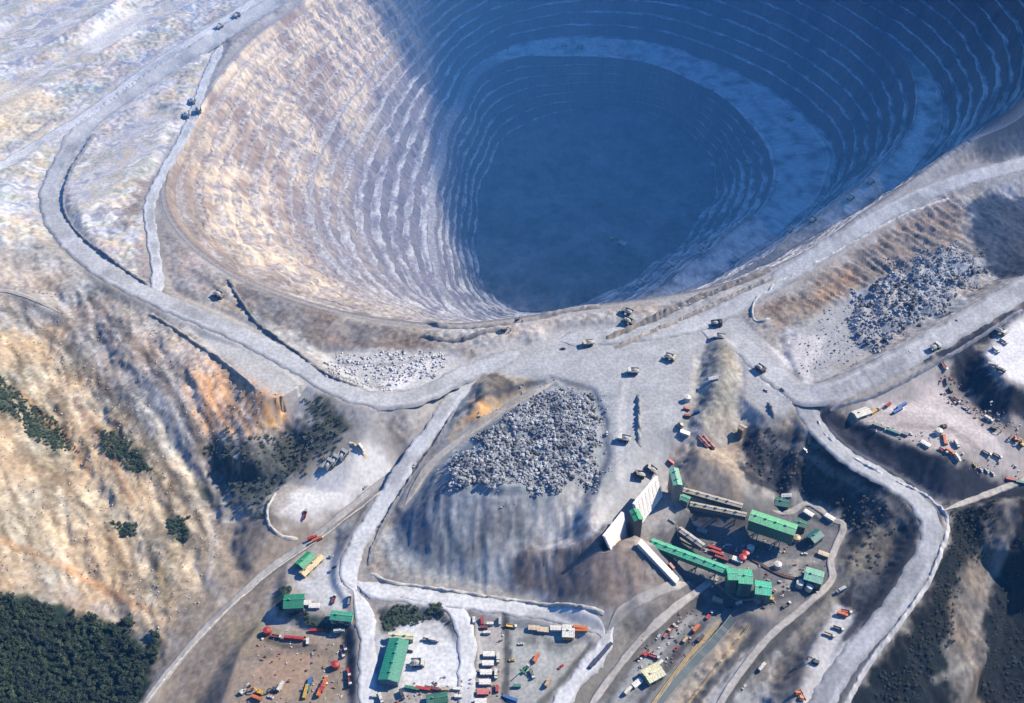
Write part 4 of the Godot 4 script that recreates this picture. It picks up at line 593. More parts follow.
	scatter("ore_rubble", "grey broken ore covering the stockpile", rocks[0], tint, inside_points([-58, 155, -55, 181, -11, 189, 42, 185, 76, 154, 85, 105, 75, 62, 37, 51, -9, 89], 7500, 24.0), 0.4, 4.0, Color(0.07, 0.075, 0.09), Color(0.28, 0.29, 0.30), 0.25, false, 4.0)
	scatter("fill_rubble", "grey broken rock tipped below the rim road", rocks[1], tint, inside_points([369, -78, 422, -133, 476, -159, 514, -135, 468, -70, 410, -26, 367, 8, 348, -1, 345, -44], 3600, 36.0), 0.4, 4.0, Color(0.08, 0.085, 0.10), Color(0.28, 0.29, 0.305), 0.25, false, 4.0)
	scatter("spilled_rock", "small rock spilled round the edge of the stockpile", rocks[1], tint, inside_points([-69, 155, -64, 185, -11, 197, 51, 189, 85, 158, 96, 102, 86, 52, 35, 40, -21, 85], 1600, 30.0), 0.4, 2.4, Color(0.10, 0.11, 0.125), Color(0.34, 0.35, 0.36), 0.3, false, 3.0)
	scatter("spilled_rock", "small rock spilled over the floor below the rim road", rocks[2], tint, inside_points([281, -10, 332, -60, 380, -89, 465, -176, 520, -156, 512, -109, 455, -60, 367, 8, 313, 32, 282, 38], 1500, 30.0), 0.4, 2.6, Color(0.10, 0.11, 0.125), Color(0.34, 0.345, 0.35), 0.3, false, 3.0)
	scatter("terrace_rubble", "pale broken rock on the terraces by the pit lip", rocks[2], tint, inside_points([-186, 50, -132, 63, -71, 30, -60, 13, -112, 1, -183, 2], 900), 0.9, 3.6, Color(0.22, 0.225, 0.235), Color(0.46, 0.46, 0.465), 0.3)
	scatter("scree", "cream scree littering the open hillside", rocks[0], tint, inside_points([-519, 18, -455, -16, -353, 90, -302, 131, -262, 187, -272, 256, -310, 289, -366, 259, -449, 263], 5000, 16.0, true), 0.3, 1.8, Color(0.22, 0.18, 0.13), Color(0.39, 0.33, 0.25), 0.35, false, 6.0)
	scatter("scree", "grey scree below the crest road", rocks[1], tint, inside_points([-543, -54, -459, -70, -366, -22, -284, 71, -288, 130, -353, 90, -451, 2, -528, -10], 2000, 16.0, true), 0.3, 1.8, Color(0.13, 0.12, 0.115), Color(0.32, 0.30, 0.28), 0.35, false, 6.0)
	scatter("scree", "orange and grey stones on the knoll", rocks[2], tint, inside_points([-316, 26, -257, 51, -211, 84, -223, 109, -254, 122, -296, 98], 300), 0.4, 1.8, Color(0.25, 0.16, 0.1), Color(0.5, 0.38, 0.28), 0.2)
	var scrap := begin(); box(scrap, Vector3(0, 0.2, 0), Vector3(1.0, 0.7, 0.6)); box(scrap, Vector3(0.3, 0.6, 0.2), Vector3(0.5, 0.5, 0.4)); scrap.generate_normals()
	var scrap_mesh := scrap.commit()
	for p in [[[413, 37, 431, 40, 462, 92, 489, 102, 478, 110, 446, 98, 424, 62], 90], [[329, 96, 371, 117, 437, 143, 471, 146, 474, 136, 438, 134, 378, 106, 339, 91], 70], [[159, 207, 205, 198, 280, 207, 266, 255, 219, 276, 180, 261], 110], [[-217, 291, -135, 303, -128, 374, -223, 373], 60], [[-91, 341, -38, 342, -10, 285, -6, 375, -88, 376], 60], [[103, 301, 152, 272, 179, 271, 139, 318, 103, 354], 50]]:
		scatter("scrap", "small drums, crates and scrap lying about the yard", scrap_mesh, tint, inside_points(p[0], p[1]), 0.7, 2.4, Color(0.08, 0.08, 0.085), Color(0.5, 0.46, 0.42), -0.4, true, 2.0)
	for p in [[[413, 37, 431, 40, 462, 92, 489, 102, 478, 110, 446, 98, 424, 62], 60], [[159, 207, 205, 198, 280, 207, 266, 255, 219, 276, 180, 261], 70], [[-217, 291, -135, 303, -128, 374, -223, 373], 50], [[-91, 341, -38, 342, -10, 285, -6, 375, -88, 376], 70], [[103, 301, 152, 272, 179, 271, 139, 318, 103, 354], 60]]:
		scatter("scrap", "rusty drums and steel offcuts lying about the yard", scrap_mesh, tint, inside_points(p[0], p[1]), 0.7, 2.2, Color(0.10, 0.05, 0.035), Color(0.28, 0.13, 0.08), -0.4, true, 2.0)
	# plants
	var leaf := StandardMaterial3D.new()
	leaf.vertex_color_use_as_albedo = true; leaf.roughness = 0.9; leaf.cull_mode = BaseMaterial3D.CULL_DISABLED; leaf.backlight = Color(0.12, 0.16, 0.08)
	var tree := tree_mesh(5, 190, true); var bush := tree_mesh(8, 90, false, 0.55)
	scatter("forest", "dense dark green forest filling the corner below the scree", tree, leaf, inside_points([-473, 282, -402, 271, -348, 278, -304, 296, -300, 308, -312, 371, -448, 388], 2600, 24.0), 2.5, 7.5, Color(0.004, 0.012, 0.008), Color(0.02, 0.036, 0.014), 0.0, true, 1.2)
	scatter("forest", "narrow crowned trees standing up among the dark forest", tree_mesh(21, 150, true, 1.35), leaf, inside_points([-473, 282, -402, 271, -348, 278, -304, 296, -300, 308, -312, 371, -448, 388], 420, 26.0), 3.5, 8.0, Color(0.006, 0.016, 0.010), Color(0.035, 0.055, 0.02), 0.0, true, 1.2)
	for p in [[[-510, 45, -472, 65, -436, 87, -402, 121, -424, 128, -458, 107, -496, 89], 800], [[-393, 96, -366, 106, -330, 139, -354, 139, -379, 124], 420], [[-315, 176, -293, 179, -294, 198, -308, 195], 170], [[-362, 186, -339, 189, -340, 198, -357, 196], 110], [[-112, 279, -95, 271, -61, 275, -47, 290, -61, 284, -85, 285, -101, 294], 300], [[-205, 254, -197, 252, -193, 275, -141, 288, -140, 295, -162, 291, -201, 278], 260], [[-202, 72, -179, 72, -159, 91, -152, 104, -170, 104, -196, 86], 70]]:
		scatter("shrubs", "patch of dark green shrubs on open ground", bush, leaf, inside_points(p[0], p[1], 12.0), 1.6, 4.2, Color(0.016, 0.034, 0.02), Color(0.045, 0.07, 0.035), 0.0, true, 1.2)
	scatter("shrubs", "sparse dark scrub on the shaded slope under the knoll", bush, leaf, inside_points([-291, 105, -245, 111, -172, 94, -156, 113, -174, 129, -219, 156, -226, 185, -265, 162], 330), 2.0, 5.5, Color(0.03, 0.05, 0.035), Color(0.07, 0.085, 0.06), 0.0, true, 1.5)
	for q in [[401, 177, 441, 174, 412, 220, 379, 277, 352, 327, 338, 367, 259, 385, 301, 336, 355, 273], [463, 179, 523, 161, 524, 335, 414, 346, 407, 298, 422, 249, 447, 210]]:
		scatter("shrubs", "dark scrub on the valley side below the curving haul road", bush, leaf, inside_points(q, 700), 1.5, 4.0, Color(0.010, 0.016, 0.012), Color(0.022, 0.03, 0.02), 0.0, true, 1.5)
	scatter("shrubs", "scrub and debris on the dark slope behind the plant", bush, leaf, inside_points([221, 100, 270, 113, 309, 149, 348, 186, 310, 251, 298, 226, 310, 178, 268, 147, 229, 152], 260), 1.5, 4.5, Color(0.04, 0.05, 0.04), Color(0.09, 0.09, 0.07), 0.0, true, 1.5)

func rock_material() -> StandardMaterial3D:
	var m := StandardMaterial3D.new(); m.vertex_color_use_as_albedo = true; m.roughness = 1.0; m.metallic_specular = 0.2
	return m

var boulder_tones := []
func boulder(m: Mesh, label: String, group: String, at: Vector2, s: float) -> void:
	if boulder_tones.is_empty():
		for v in [0.28, 0.36, 0.44, 0.54]: boulder_tones.append(mat(Color(v, v * 1.01, v * 1.03), 1.0))
	var o := MeshInstance3D.new(); o.name = numbered("boulder"); o.mesh = m; o.material_override = boulder_tones[rng.randi() % 4]
	o.scale = Vector3(s, s * rng.randf_range(0.7, 1.0), s * rng.randf_range(0.8, 1.2)); o.rotation = Vector3(rng.randf() * 0.6, rng.randf() * TAU, rng.randf() * 0.6)
	o.position = Vector3(at.x, ground(at.x, at.y) + s * 0.28, at.y)
	o.set_meta("label", label); o.set_meta("category", "boulder"); o.set_meta("group", group)
	add_child(o)

func channel(p: Array, half: float) -> void:
	var line := smooth_line(p)
	var st := begin(); var wt := begin()
	for i in line.size() - 1:
		for k in 2:
			pass
		var a := line[i]; var b := line[i + 1]
		a.y = ground(a.x, a.z); b.y = ground(b.x, b.z)
		var s := Vector3(-(b - a).z, 0, (b - a).x).normalized()
		for e in [-1, 1]:
			var q: Vector3 = s * half * e
			var w: Vector3 = s * 0.6 * e
			hexa(st, [a + q - Vector3(0, 1, 0), b + q - Vector3(0, 1, 0), b + q + w - Vector3(0, 1, 0), a + q + w - Vector3(0, 1, 0), a + q + Vector3(0, 1.6, 0), b + q + Vector3(0, 1.6, 0), b + q + w + Vector3(0, 1.6, 0), a + q + w + Vector3(0, 1.6, 0)])
		var u := Vector3(0, 0.9, 0)
		quad(wt, a - s * half + u, b - s * half + u, b + s * half + u, a + s * half + u)
	st.generate_normals(); wt.generate_normals()
	structure("channel_wall", st.commit(), mat(Color(0.6, 0.6, 0.56), 0.8))
	var wm := StandardMaterial3D.new(); wm.albedo_color = Color(0.25, 0.29, 0.29); wm.roughness = 0.5
	structure("water", wt.commit(), wm, "murky teal water in the settling channel")

func pipes(called: String, label: String, p: Array, n: int, gap: float, c: Color) -> void:
	var line := smooth_line(p)
	var o := thing(called, label, "pipeline", Vector3.ZERO)
	for k in n:
		var st := begin()
		for i in line.size() - 1:
			var a := line[i]; var b := line[i + 1]
			var s := Vector3(-(b - a).z, 0, (b - a).x).normalized() * gap * (k - (n - 1) * 0.5)
			a += s; b += s
			a.y = ground(a.x, a.z) + 1.0; b.y = ground(b.x, b.z) + 1.0
			tube(st, a, b, 0.42, 8)
			if k == 0 and i % 3 == 0:
				var sl := begin()
				box(sl, a - s + Vector3(0, -0.6, 0), Vector3(gap * n, 1.0, 0.5), Basis(Vector3.UP, -Vector2(s.x, s.z).angle()))
				part("sleeper", sl, mat(Color(0.45, 0.44, 0.42), 0.9), o)
		part("pipe", st, mat(c, 0.6), o)

# ---------------------------------------------------------------- terrain
const CELL := 2.2
const X0 := -870.0
const Z0 := -790.0
const NX := 792
const NZ := 560
var hh := PackedFloat32Array()      # heights
var near := PackedFloat32Array()    # metres to the nearest road or levelled yard
var col := PackedColorArray()       # base colour of the ground (linear)
var n_big := FastNoiseLite.new()
var n_mid := FastNoiseLite.new()
var n_fine := FastNoiseLite.new()
var n_ridge := FastNoiseLite.new()
var n_streak := FastNoiseLite.new()
var tps_x := PackedFloat64Array()
var tps_z := PackedFloat64Array()
var tps_w := PackedFloat64Array()

func set_noises() -> void:
	var k := 0
	for n in [n_big, n_mid, n_fine, n_ridge, n_streak]:
		n.seed = 11 + 7 * k
		n.noise_type = FastNoiseLite.TYPE_SIMPLEX_SMOOTH
		n.fractal_octaves = [4, 4, 3, 4, 4][k]
		n.fractal_type = FastNoiseLite.FRACTAL_RIDGED if k == 3 else FastNoiseLite.FRACTAL_FBM
		n.frequency = [1.0 / 170.0, 1.0 / 38.0, 1.0 / 9.0, 1.0 / 60.0, 1.0 / 14.0][k]
		k += 1

# the lie of the land: a thin-plate spline through spot heights
func fit_land(p: Array) -> void:
	var n := p.size() / 3
	var m := n + 3
	var a := []
	for i in n:
		tps_x.append(p[3 * i] * 0.001); tps_z.append(p[3 * i + 2] * 0.001)
	for i in m:
		var row := PackedFloat64Array(); row.resize(m + 1)
		if i < n:
			for j in n:
				var dx := tps_x[i] - tps_x[j]; var dz := tps_z[i] - tps_z[j]
				var r2 := dx * dx + dz * dz
				row[j] = 0.0008 if i == j else (r2 * log(r2) if r2 > 1e-12 else 0.0)
			row[n] = 1.0; row[n + 1] = tps_x[i]; row[n + 2] = tps_z[i]; row[m] = p[3 * i + 1]
		else:
			for j in n:
				row[j] = 1.0 if i == n else tps_x[j] if i == n + 1 else tps_z[j]
		a.append(row)
	for c in m:
		var best := c
		for r in range(c, m):
			if absf(a[r][c]) > absf(a[best][c]): best = r
		var t = a[c]; a[c] = a[best]; a[best] = t
		var pr: PackedFloat64Array = a[c]
		for r in m:
			if r == c: continue
			var rr: PackedFloat64Array = a[r]
			var f := rr[c] / pr[c]
			if f == 0.0: continue
			for k in range(c, m + 1): rr[k] -= f * pr[k]
			a[r] = rr
	for i in m: tps_w.append(a[i][m] / a[i][i])

func land(x: float, z: float) -> float:
	var n := tps_x.size()
	x *= 0.001; z *= 0.001
	var s := tps_w[n] + tps_w[n + 1] * x + tps_w[n + 2] * z
	for i in n:
		var dx := x - tps_x[i]; var dz := z - tps_z[i]
		var r2 := dx * dx + dz * dz
		if r2 > 1e-12: s += tps_w[i] * r2 * log(r2)
	return s

func ground(x: float, z: float) -> float:
	var u := clampf((x - X0) / CELL, 0.0, NX - 1.001)
	var v := clampf((z - Z0) / CELL, 0.0, NZ - 1.001)
	var i := int(u); var j := int(v)
	u -= i; v -= j
	var k := j * NX + i
	return lerpf(lerpf(hh[k], hh[k + 1], u), lerpf(hh[k + NX], hh[k + NX + 1], u), v)

func lay_land() -> void:
	hh.resize(NX * NZ); near.resize(NX * NZ); col.resize(NX * NZ)
	near.fill(999.0)
	var s := 8
	var cx := NX / s + 2
	var cz := NZ / s + 2
	var coarse := PackedFloat32Array(); coarse.resize(cx * cz)
	for j in cz:
		for i in cx:
			coarse[j * cx + i] = clampf(land(X0 + i * s * CELL, Z0 + j * s * CELL), -260.0, 330.0)
	for j in NZ:
		var jc := j / s
		var v := float(j % s) / s
		for i in NX:
			var ic := i / s
			var u := float(i % s) / s
			var k := jc * cx + ic
			hh[j * NX + i] = lerpf(lerpf(coarse[k], coarse[k + 1], u), lerpf(coarse[k + cx], coarse[k + cx + 1], u), v)

# cut and fill: the ground beside a level surface rises or falls no faster than the slope of the embankment
func road_bed(pts: PackedVector3Array, half: float, slope := 0.75, reach := 70.0) -> void:
	for s in pts.size() - 1:
		var a := pts[s]; var b := pts[s + 1]
		var ax := a.x; var az := a.z
		var bx := b.x - ax; var bz := b.z - az
		var l2 := maxf(bx * bx + bz * bz, 0.01)
		var i0 := maxi(0, int((minf(a.x, b.x) - half - reach - X0) / CELL)); var i1 := mini(NX - 1, int((maxf(a.x, b.x) + half + reach - X0) / CELL))
		var j0 := maxi(0, int((minf(a.z, b.z) - half - reach - Z0) / CELL)); var j1 := mini(NZ - 1, int((maxf(a.z, b.z) + half + reach - Z0) / CELL))
		for j in range(j0, j1 + 1):
			var z := Z0 + j * CELL - az
			for i in range(i0, i1 + 1):
				var x := X0 + i * CELL - ax
				var t := clampf((x * bx + z * bz) / l2, 0.0, 1.0)
				var d := Vector2(x - t * bx, z - t * bz).length() - half
				if d > reach: continue
				var k := j * NX + i
				var y := a.y + t * (b.y - a.y)
				if d <= 0.0:
					if near[k] > d: hh[k] = y; near[k] = d
				else:
					if d < near[k]: near[k] = d
					var w := slope * d
					if hh[k] > y + w: hh[k] = y + w
					elif hh[k] < y - w: hh[k] = y - w

func inside_distance(p: PackedVector2Array, x: float, z: float) -> float:   # > 0 inside
	var best := 1e9
	var inside := false
	var n := p.size()
	var a := p[n - 1]
	for i in n:
		var b := p[i]
		if (b.y > z) != (a.y > z) and x < (a.x - b.x) * (z - b.y) / (a.y - b.y) + b.x: inside = not inside
		var ex := b.x - a.x; var ez := b.y - a.y
		var t := clampf(((x - a.x) * ex + (z - a.y) * ez) / maxf(ex * ex + ez * ez, 0.001), 0.0, 1.0)
		var dx := x - a.x - t * ex; var dz := z - a.y - t * ez
		best = minf(best, dx * dx + dz * dz)
		a = b
	return sqrt(best) if inside else -sqrt(best)

func flat_points(p: Array) -> PackedVector2Array:
	var q := PackedVector2Array()
	for i in p.size() / 2: q.append(Vector2(p[2 * i], p[2 * i + 1]))
	return q

func level(p: Array, y: float, slope := 0.75, reach := 60.0, tilt_x := 0.0, tilt_z := 0.0) -> void:
	var q := flat_points(p)
	var lo := q[0]; var hi := q[0]
	for v in q: lo = lo.min(v); hi = hi.max(v)
	var mid := (lo + hi) * 0.5
	for j in range(maxi(0, int((lo.y - reach - Z0) / CELL)), mini(NZ - 1, int((hi.y + reach - Z0) / CELL)) + 1):
		var z := Z0 + j * CELL
		for i in range(maxi(0, int((lo.x - reach - X0) / CELL)), mini(NX - 1, int((hi.x + reach - X0) / CELL)) + 1):
			var x := X0 + i * CELL
			var d := -inside_distance(q, x, z)
			if d > reach: continue
			var k := j * NX + i
			var t := y + (x - mid.x) * tilt_x + (z - mid.y) * tilt_z
			near[k] = minf(near[k], d)
			if d <= 0.0: hh[k] = t
			else: hh[k] = clampf(hh[k], t - slope * d, t + slope * d)

# a tipped heap: a crest line at its own height with sides at the angle of repose
func heap(pts: Array, half: float, slope := 0.7) -> void:
	for s in pts.size() / 3 - 1:
		var a := Vector3(pts[3 * s], pts[3 * s + 1], pts[3 * s + 2]); var b := Vector3(pts[3 * s + 3], pts[3 * s + 4], pts[3 * s + 5])
		var reach := half + 60.0
		var ab := Vector2(b.x - a.x, b.z - a.z)
		for j in range(maxi(0, int((minf(a.z, b.z) - reach - Z0) / CELL)), mini(NZ - 1, int((maxf(a.z, b.z) + reach - Z0) / CELL)) + 1):
			for i in range(maxi(0, int((minf(a.x, b.x) - reach - X0) / CELL)), mini(NX - 1, int((maxf(a.x, b.x) + reach - X0) / CELL)) + 1):
				var q := Vector2(X0 + i * CELL - a.x, Z0 + j * CELL - a.z)
				var t := clampf(q.dot(ab) / maxf(ab.length_squared(), 0.01), 0.0, 1.0)
				var d := maxf(0.0, (q - t * ab).length() - half)
				var y := lerpf(a.y, b.y, t) - slope * d + n_fine.get_noise_2d(q.x, q.y) * 0.8
				var k := j * NX + i
				if hh[k] < y: hh[k] = y

# relief: gullies and rubble on ground that nobody has levelled, ruts and grit on the rest
func roughen() -> void:
	for j in NZ:
		var z := Z0 + j * CELL
		for i in NX:
			var x := X0 + i * CELL
			var k := j * NX + i
			var w := smoothstep(2.5, 20.0, near[k])
			var h := n_fine.get_noise_2d(x, z) * (0.18 + 1.5 * smoothstep(0.0, 10.0, near[k]))
			if w > 0.0:
				# gullies run down the left hillside and down the dark valley on the right
				var u := 0.87 * x - 0.49 * z
				var v := 0.49 * x + 0.87 * z
				var calm := lerpf(0.35, 1.0, smoothstep(-260.0, -120.0, z + maxf(0.0, x) * 0.3))
				h += w * calm * ((n_ridge.get_noise_2d(u * 1.3 + 20.0 * n_big.get_noise_2d(x, z), v * 0.42) - 0.3) * -2.4)
			h += smoothstep(3.0, 20.0, near[k]) * n_mid.get_noise_2d(x, z) * 1.8
			hh[k] += h

# time rounds off the edges of every bank
func weather(times: int) -> void:
	for rep in times:
		var old := hh.duplicate()
		for j in range(1, NZ - 1):
			for i in range(1, NX - 1):
				var k := j * NX + i
				if near[k] > 1.5: hh[k] = (old[k] * 2.0 + old[k - 1] + old[k + 1] + old[k - NX] + old[k + NX]) / 6.0

# a patch of another ground colour or of painted shade, with a ragged edge
func stain_or_shade(p: Array, c: Color, soft := 8.0, ragged := 10.0, strength := 1.0) -> void:
	var q := flat_points(p)
	var lo := q[0]; var hi := q[0]
	for v in q: lo = lo.min(v); hi = hi.max(v)
	var m := soft + ragged
	for j in range(maxi(0, int((lo.y - m - Z0) / CELL)), mini(NZ - 1, int((hi.y + m - Z0) / CELL)) + 1):
		var z := Z0 + j * CELL
		for i in range(maxi(0, int((lo.x - m - X0) / CELL)), mini(NX - 1, int((hi.x + m - X0) / CELL)) + 1):
			var x := X0 + i * CELL
			var d := inside_distance(q, x, z) + n_mid.get_noise_2d(x * 1.7, z * 1.7) * ragged * 1.6 + n_fine.get_noise_2d(x, z) * ragged * 0.5
			if d < -soft: continue
			var k := j * NX + i
			col[k] = col[k].lerp(c, smoothstep(-soft, soft, d) * strength)

# ground that was tipped or graded smooth: no gullies here
func graded(p: Array, most := 3.0) -> void:
	var q := flat_points(p)
	var lo := q[0]; var hi := q[0]
	for v in q: lo = lo.min(v); hi = hi.max(v)
	for j in range(maxi(0, int((lo.y - Z0) / CELL)), mini(NZ - 1, int((hi.y - Z0) / CELL)) + 1):
		for i in range(maxi(0, int((lo.x - X0) / CELL)), mini(NX - 1, int((hi.x - X0) / CELL)) + 1):
			var d := inside_distance(q, X0 + i * CELL, Z0 + j * CELL)
			if d > 0.0:
				var k := j * NX + i
				near[k] = minf(near[k], lerpf(34.0, most, smoothstep(0.0, 12.0, d)))

# a washed-out channel
func gully(p: Array, depth: float, half: float) -> void:
	var line := smooth_line(p)
	for q in line:
		for j in range(maxi(0, int((q.z - half * 2.0 - Z0) / CELL)), mini(NZ - 1, int((q.z + half * 2.0 - Z0) / CELL)) + 1):
			for i in range(maxi(0, int((q.x - half * 2.0 - X0) / CELL)), mini(NX - 1, int((q.x + half * 2.0 - X0) / CELL)) + 1):
				var x := X0 + i * CELL; var z := Z0 + j * CELL
				var d := Vector2(x - q.x, z - q.z).length() + n_mid.get_noise_2d(x * 2.0, z * 2.0) * half * 0.9
				if d < half * 2.0: hh[j * NX + i] -= depth * 0.16 * smoothstep(half * 2.0, 0.0, d)

# dumped ground of many ages: strips of different rock along the terraces
func patchwork(p: Array, along: Vector2) -> void:
	var q := flat_points(p)
	var lo := q[0]; var hi := q[0]
	for v in q: lo = lo.min(v); hi = hi.max(v)
	var across := Vector2(-along.y, along.x)
	var tones := [Color(0.22, 0.24, 0.30), Color(0.42, 0.41, 0.40), Color(0.31, 0.32, 0.37), Color(0.44, 0.38, 0.30), Color(0.28, 0.30, 0.27), Color(0.49, 0.48, 0.47), Color(0.25, 0.25, 0.29)]
	for j in range(maxi(0, int((lo.y - Z0) / CELL)), mini(NZ - 1, int((hi.y - Z0) / CELL)) + 1):
		for i in range(maxi(0, int((lo.x - X0) / CELL)), mini(NX - 1, int((hi.x - X0) / CELL)) + 1):
			var at := Vector2(X0 + i * CELL, Z0 + j * CELL)
			var d := inside_distance(q, at.x, at.y)
			if d < 0.0: continue
			var u := at.dot(along); var v := at.dot(across) + 14.0 * n_mid.get_noise_2d(at.x, at.y)
			var s := clampf(0.5 + 0.95 * n_mid.get_noise_2d(u * 0.22, v * 0.9) + 0.35 * n_streak.get_noise_2d(u * 0.3, v), 0.0, 0.999) * (tones.size() - 1)
			var c: Color = tones[int(s)].lerp(tones[int(s) + 1], smoothstep(0.3, 0.7, s - int(s)))
			var k := j * NX + i
			col[k] = col[k].lerp(c, smoothstep(0.0, 14.0, d) * 0.75)

# humps of truckloads tipped side by side
func humps(p: Array, size: float, height: float) -> void:
	var q := flat_points(p)
	var lo := q[0]; var hi := q[0]
	for v in q: lo = lo.min(v); hi = hi.max(v)
	var n := FastNoiseLite.new(); n.seed = 77; n.noise_type = FastNoiseLite.TYPE_CELLULAR; n.frequency = 1.0 / size; n.cellular_return_type = FastNoiseLite.RETURN_DISTANCE; n.fractal_type = FastNoiseLite.FRACTAL_NONE
	for j in range(maxi(0, int((lo.y - Z0) / CELL)), mini(NZ - 1, int((hi.y - Z0) / CELL)) + 1):
		for i in range(maxi(0, int((lo.x - X0) / CELL)), mini(NX - 1, int((hi.x - X0) / CELL)) + 1):
			var x := X0 + i * CELL; var z := Z0 + j * CELL
			var d := inside_distance(q, x, z)
			if d > 0.0: hh[j * NX + i] += smoothstep(0.0, 8.0, d) * height * (0.5 - n.get_noise_2d(x, z) + n_big.get_noise_2d(x * 2.0, z * 2.0))

# flutes that run down a tipped face
func flutes(p: Array, across: Vector2, width: float, depth: float) -> void:
	var q := flat_points(p)
	var lo := q[0]; var hi := q[0]
	for v in q: lo = lo.min(v); hi = hi.max(v)
	var along := Vector2(-across.y, across.x)
	for j in range(maxi(0, int((lo.y - Z0) / CELL)), mini(NZ - 1, int((hi.y - Z0) / CELL)) + 1):
		for i in range(maxi(0, int((lo.x - X0) / CELL)), mini(NX - 1, int((hi.x - X0) / CELL)) + 1):
			var at := Vector2(X0 + i * CELL, Z0 + j * CELL)
			var d := inside_distance(q, at.x, at.y)
			if d > 0.0: hh[j * NX + i] += smoothstep(0.0, 10.0, d) * depth * n_streak.get_noise_2d((at.dot(across) + 5.0 * n_mid.get_noise_2d(at.x, at.y)) * 14.0 / width, at.dot(along) * 2.0 / width)

# a narrow mark: wet drain, wheel track, seam of spill, dark bank, painted shadow
func stain_or_shade_line(p: Array, half: float, c: Color, strength := 0.8) -> void:
	for s in p.size() / 2 - 1:
		var a := Vector2(p[2 * s], p[2 * s + 1]); var b := Vector2(p[2 * s + 2], p[2 * s + 3])
		var m := half + 5.0
		for j in range(maxi(0, int((minf(a.y, b.y) - m - Z0) / CELL)), mini(NZ - 1, int((maxf(a.y, b.y) + m - Z0) / CELL)) + 1):
			for i in range(maxi(0, int((minf(a.x, b.x) - m - X0) / CELL)), mini(NX - 1, int((maxf(a.x, b.x) + m - X0) / CELL)) + 1):
				var at := Vector2(X0 + i * CELL, Z0 + j * CELL)
				var d := at.distance_to(Geometry2D.get_closest_point_to_segment(at, a, b)) + n_mid.get_noise_2d(at.x * 2.0, at.y * 2.0) * half * 0.9
				var k := j * NX + i
				col[k] = col[k].lerp(c, smoothstep(half + 2.0, half - 1.0, d) * strength)

func streak_paint(p: Array, c: Color, across: Vector2, width: float, strength := 0.6, soft := 12.0) -> void:
	# fall-line streaks left by what was tipped or washed down a slope
	var q := flat_points(p)
	var lo := q[0]; var hi := q[0]
	for v in q: lo = lo.min(v); hi = hi.max(v)
	var along := Vector2(-across.y, across.x)
	for j in range(maxi(0, int((lo.y - soft - Z0) / CELL)), mini(NZ - 1, int((hi.y + soft - Z0) / CELL)) + 1):
		for i in range(maxi(0, int((lo.x - soft - X0) / CELL)), mini(NX - 1, int((hi.x + soft - X0) / CELL)) + 1):
			var at := Vector2(X0 + i * CELL, Z0 + j * CELL)
			var d := inside_distance(q, at.x, at.y)
			if d < -soft: continue
			var wob := n_mid.get_noise_2d(at.x, at.y) * width * 0.5
			var s := n_streak.get_noise_2d((at.dot(across) + wob) * 14.0 / width, at.dot(along) * 1.6 / width)
			var k := j * NX + i
			col[k] = col[k].lerp(c, smoothstep(-0.05, 0.4, s) * smoothstep(-soft, soft, d) * strength)

func base_colours() -> void:
	for j in NZ:
		var z := Z0 + j * CELL
		for i in NX:
			var k := j * NX + i
			var b := n_big.get_noise_2d(i * CELL, z)
			var g := n_mid.get_noise_2d(i * CELL, z)
			var c := Color(0.20, 0.182, 0.165).lerp(Color(0.27, 0.262, 0.255), clampf(0.5 + b + 0.6 * g, 0.0, 1.0))
			col[k] = c

func speckle() -> void:
	for j in NZ:
		var z := Z0 + j * CELL
		for i in NX:
			var k := j * NX + i
			var x := X0 + i * CELL
			var f := 1.0 + n_fine.get_noise_2d(x * 1.3, z * 1.3) * lerpf(0.09, 0.5, smoothstep(0.5, 4.0, near[k])) + n_mid.get_noise_2d(z, x) * lerpf(0.18, 0.45, smoothstep(0.5, 4.0, near[k]))
			var c := col[k]
			var w := n_big.get_noise_2d(x * 2.2, z * 2.2) * 0.18 * smoothstep(3.2, 9.0, near[k])
			col[k] = Color(maxf(c.r * f * (1.0 + w), 0.004), maxf(c.g * f, 0.004), maxf(c.b * f * (1.0 - w), 0.004))

